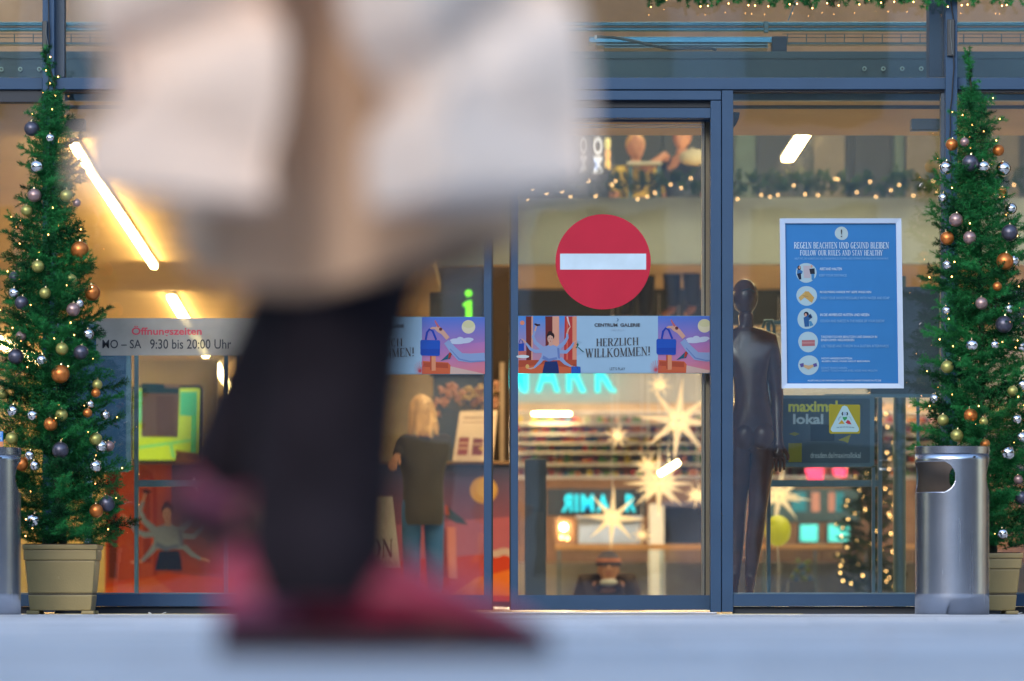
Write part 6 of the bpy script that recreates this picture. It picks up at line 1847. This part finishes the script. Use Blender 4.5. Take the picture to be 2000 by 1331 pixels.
    o = mb.obj('coat', cm, t, smooth=180); sm = o.modifiers.new('cloth', 'SOLIDIFY'); sm.thickness = .006
    for s in ('a', 'b'):
        chain(t, 'sleeve', [J['sh' + s], J['el' + s], J['el' + s].lerp(J['wr' + s], .92)], [.075, .06, .048], cm)
    # paper bags
    def bag(lab, c, w_, d_, h_, rotz, tiltx, tilty, m_, hold, crease=0.0, sideshade=None):
        b = thing('shopping_bag', lab, 'shopping bag', c, 'paper shopping bags carried by the walker')
        b.rotation_euler = (tiltx, tilty, rotz)
        # a soft paper sack: rows of points, pushed in along a slanting crease
        nu, nz = 10, 14
        ring = [(-1 + 2 * i / nu, -1) for i in range(nu)] + [(1, -1 + 2 * i / nu) for i in range(nu)] + [(1 - 2 * i / nu, 1) for i in range(nu)] + [(-1, 1 - 2 * i / nu) for i in range(nu)]
        M = len(ring); bx = []
        for j in range(nz + 1):
            z = h_ * j / nz
            for u, v_ in ring:
                zc = h_ * (.52 + .16 * u)
                dent = .030 * math.exp(-((z - zc) / .028) ** 2) + .012 * math.exp(-((z - h_ * (.22 - .12 * u)) / .03) ** 2)
                dent += .010 * math.sin(7 * u + z * 30) * z
                fx, fy = (0, -v_ * dent) if abs(v_) == 1 and abs(u) < 1 else (-u * dent * .8, 0)
                bx.append((u * w_ / 2 + fx, v_ * d_ / 2 + fy, z))
        fs = [tuple(reversed(range(M)))]
        for j in range(nz):
            for i in range(M):
                fs.append((j * M + i, j * M + (i + 1) % M, (j + 1) * M + (i + 1) % M, (j + 1) * M + i))
        me = bpy.data.meshes.new('bag_body'); me.from_pydata(bx, [], fs); me.materials.append(m_)
        ob = bpy.data.objects.new('bag_body', me); COL.objects.link(ob); ob.parent = b
        bv = ob.modifiers.new('edge', 'BEVEL'); bv.width = .003; bv.segments = 2
        for sy in (-1, 1):
            mbh = MB(); pts = [Vector((-w_ * .2, sy * d_ / 2 * .98, h_ - .01)), Vector((-w_ * .18, sy * d_ / 2 * .7, h_ + .08)), Vector((0, sy * .008, h_ + hold)), Vector((w_ * .18, sy * d_ / 2 * .7, h_ + .08)), Vector((w_ * .2, sy * d_ / 2 * .98, h_ - .01))]
            # smooth the cord
            mbh.tube(pts, .0028, 6)
            me = bpy.data.meshes.new('bag_handle'); me.from_pydata(mbh.v, [], mbh.f); me.materials.append(mat('paper_cord', lin=(.5, .42, .33), rough=.8))
            oh = bpy.data.objects.new('bag_handle', me); COL.objects.link(oh); oh.parent = b
        return b
    cream = mat('cream_paper', lin=(.86, .63, .475), rough=.6, vary=.06, scale=4, bump=.3, bscale=7)
    white = mat('white_paper', lin=(.84, .68, .56), rough=.55, vary=.05, scale=4, bump=.3, bscale=7)
    bag('cream paper bag hanging behind the walker, blurred', (-.292, Y - .27, .402), .168, .10, .27, radians(8), 0, radians(4), cream, .19, 1)
    bag('white paper bag hanging in front of the walker, its corner towards the camera', (-.022, Y - .29, .402), .165, .12, .28, radians(36), radians(-6), radians(-5), white, .24, 1)
walker()

# ---------------------------------------------------------------- the other side of the street, behind the camera
def opposite():
    q = random.Random(12)
    specs = [(-40, -16, -24, 11, (.30, .33, .38), 'pale concrete office block across the square'), (-16, 7.5, -25.5, 12, (.33, .41, .54), 'grey-blue glazed block across the square'), (7.501, 16, -26, 10, (.36, .36, .36), 'cream rendered house across the square'), (16.001, 42, -25, 11, (.27, .28, .31), 'brown-grey department store across the square')]
    for x0, x1, y, h, c, lab in specs:
        t = thing('building', lab, 'building', ((x0 + x1) / 2, y, 0))
        mb = MB(); mb.box((x0, y - 12, -.01), (x1, y, h)); mb.obj('wall', mat('opp_wall_%d' % int(x0 + 99), lin=c, rough=.85, vary=.15, scale=.6), t)
        z = .4
        while z < h - 2.5:
            x = x0 + .8
            while x < x1 - 2.4:
                mb = MB(); mb.box((x, y + .002, z), (x + 1.9, y + .06, z + 2.0)); mb.obj('window', mat('opp_window', lin=(.02, .03, .045), rough=.08), t)
                x += 3.1
            z += 3.3
        mb = MB(); mb.box((x0 - .2, y - 12.2, h + .001), (x1 + .2, y + .2, h + .4)); mb.obj('roof', mat('opp_roof', lin=(.12, .12, .13)), t)
    for sx, c, lab in ((-1, (.13, .09, .07), 'dark brick side house added to darken the bin reflections, beyond the notice'), (1, (.12, .10, .09), 'dark brown side house added to darken the bin reflections, beyond the bin')):
        xa = sx * 17.0; xb = sx * 27.0  # unseen side blocks put in so the steel bins reflect something dark
        t = thing('building', lab, 'building', ((xa + xb) / 2, 4, 0))
        mb = MB(); mb.box((xa, -14, -.01), (xb, 25, 9)); mb.obj('wall', mat('side_wall_%s' % ('a' if sx < 0 else 'b'), lin=c, rough=.85, vary=.2, scale=1), t)
        for z in (.6, 3.6, 6.4):
            y = -12.5
            while y < 23:
                mb = MB(); mb.box((xa - sx * .002, y, z), (xa - sx * .06, y + 1.7, z + 1.9)); mb.obj('window', mat('opp_window', lin=(.02, .03, .045), rough=.08), t)
                y += 3.2
        mb = MB(); mb.box((xa - sx * .2, -14.2, 9.001), (xb + sx * .2, 25.2, 9.4)); mb.obj('roof', mat('opp_roof', lin=(.12, .12, .13)), t)
opposite()

# small litter on the paving
def leaf(x, y, c, lab, rz):
    t = thing('fallen_leaf', lab, 'leaf', (x, y, .001), None, rz)
    v = [(-.014, 0, .002), (-.006, -.007, .003), (.006, -.008, .006), (.014, 0, .010), (.006, .008, .005), (-.006, .007, .002), (0, 0, .007)]
    me = bpy.data.meshes.new('blade'); me.from_pydata(v, [], [(0, 1, 6), (1, 2, 6), (2, 3, 6), (3, 4, 6), (4, 5, 6), (5, 0, 6)]); me.materials.append(c)
    o = bpy.data.objects.new('blade', me); COL.objects.link(o); o.parent = t
pl = mat('pale_scrap', lin=(.6, .6, .58), rough=.8); br = mat('brown_leaf', lin=(.16, .09, .05), rough=.8)
leaf(P(320, 1198, 27.3).x, 27.3, pl, 'pale scrap of a leaf on the paving before the window under the opening-hours notice', .5)
leaf(P(293, 1198, 27.2).x, 27.2, pl, 'tiny pale scrap on the paving next to the planter of the leaning tree', 2)
leaf(P(68, 1236, 10).x, 9.9, pl, 'blurred pale scrap on the paving in front of the planter by the notice', 1)
leaf(P(1715, 1270, 6.2).x, 6.17, mat('rosy_leaf', lin=(.5, .32, .28), rough=.8), 'blurred rosy leaf on the paving close to the camera', 1)
leaf(P(1992, 1198, 27.0).x, 27.0, pl, 'pale scrap on the paving beside the planter behind the bin', .2)
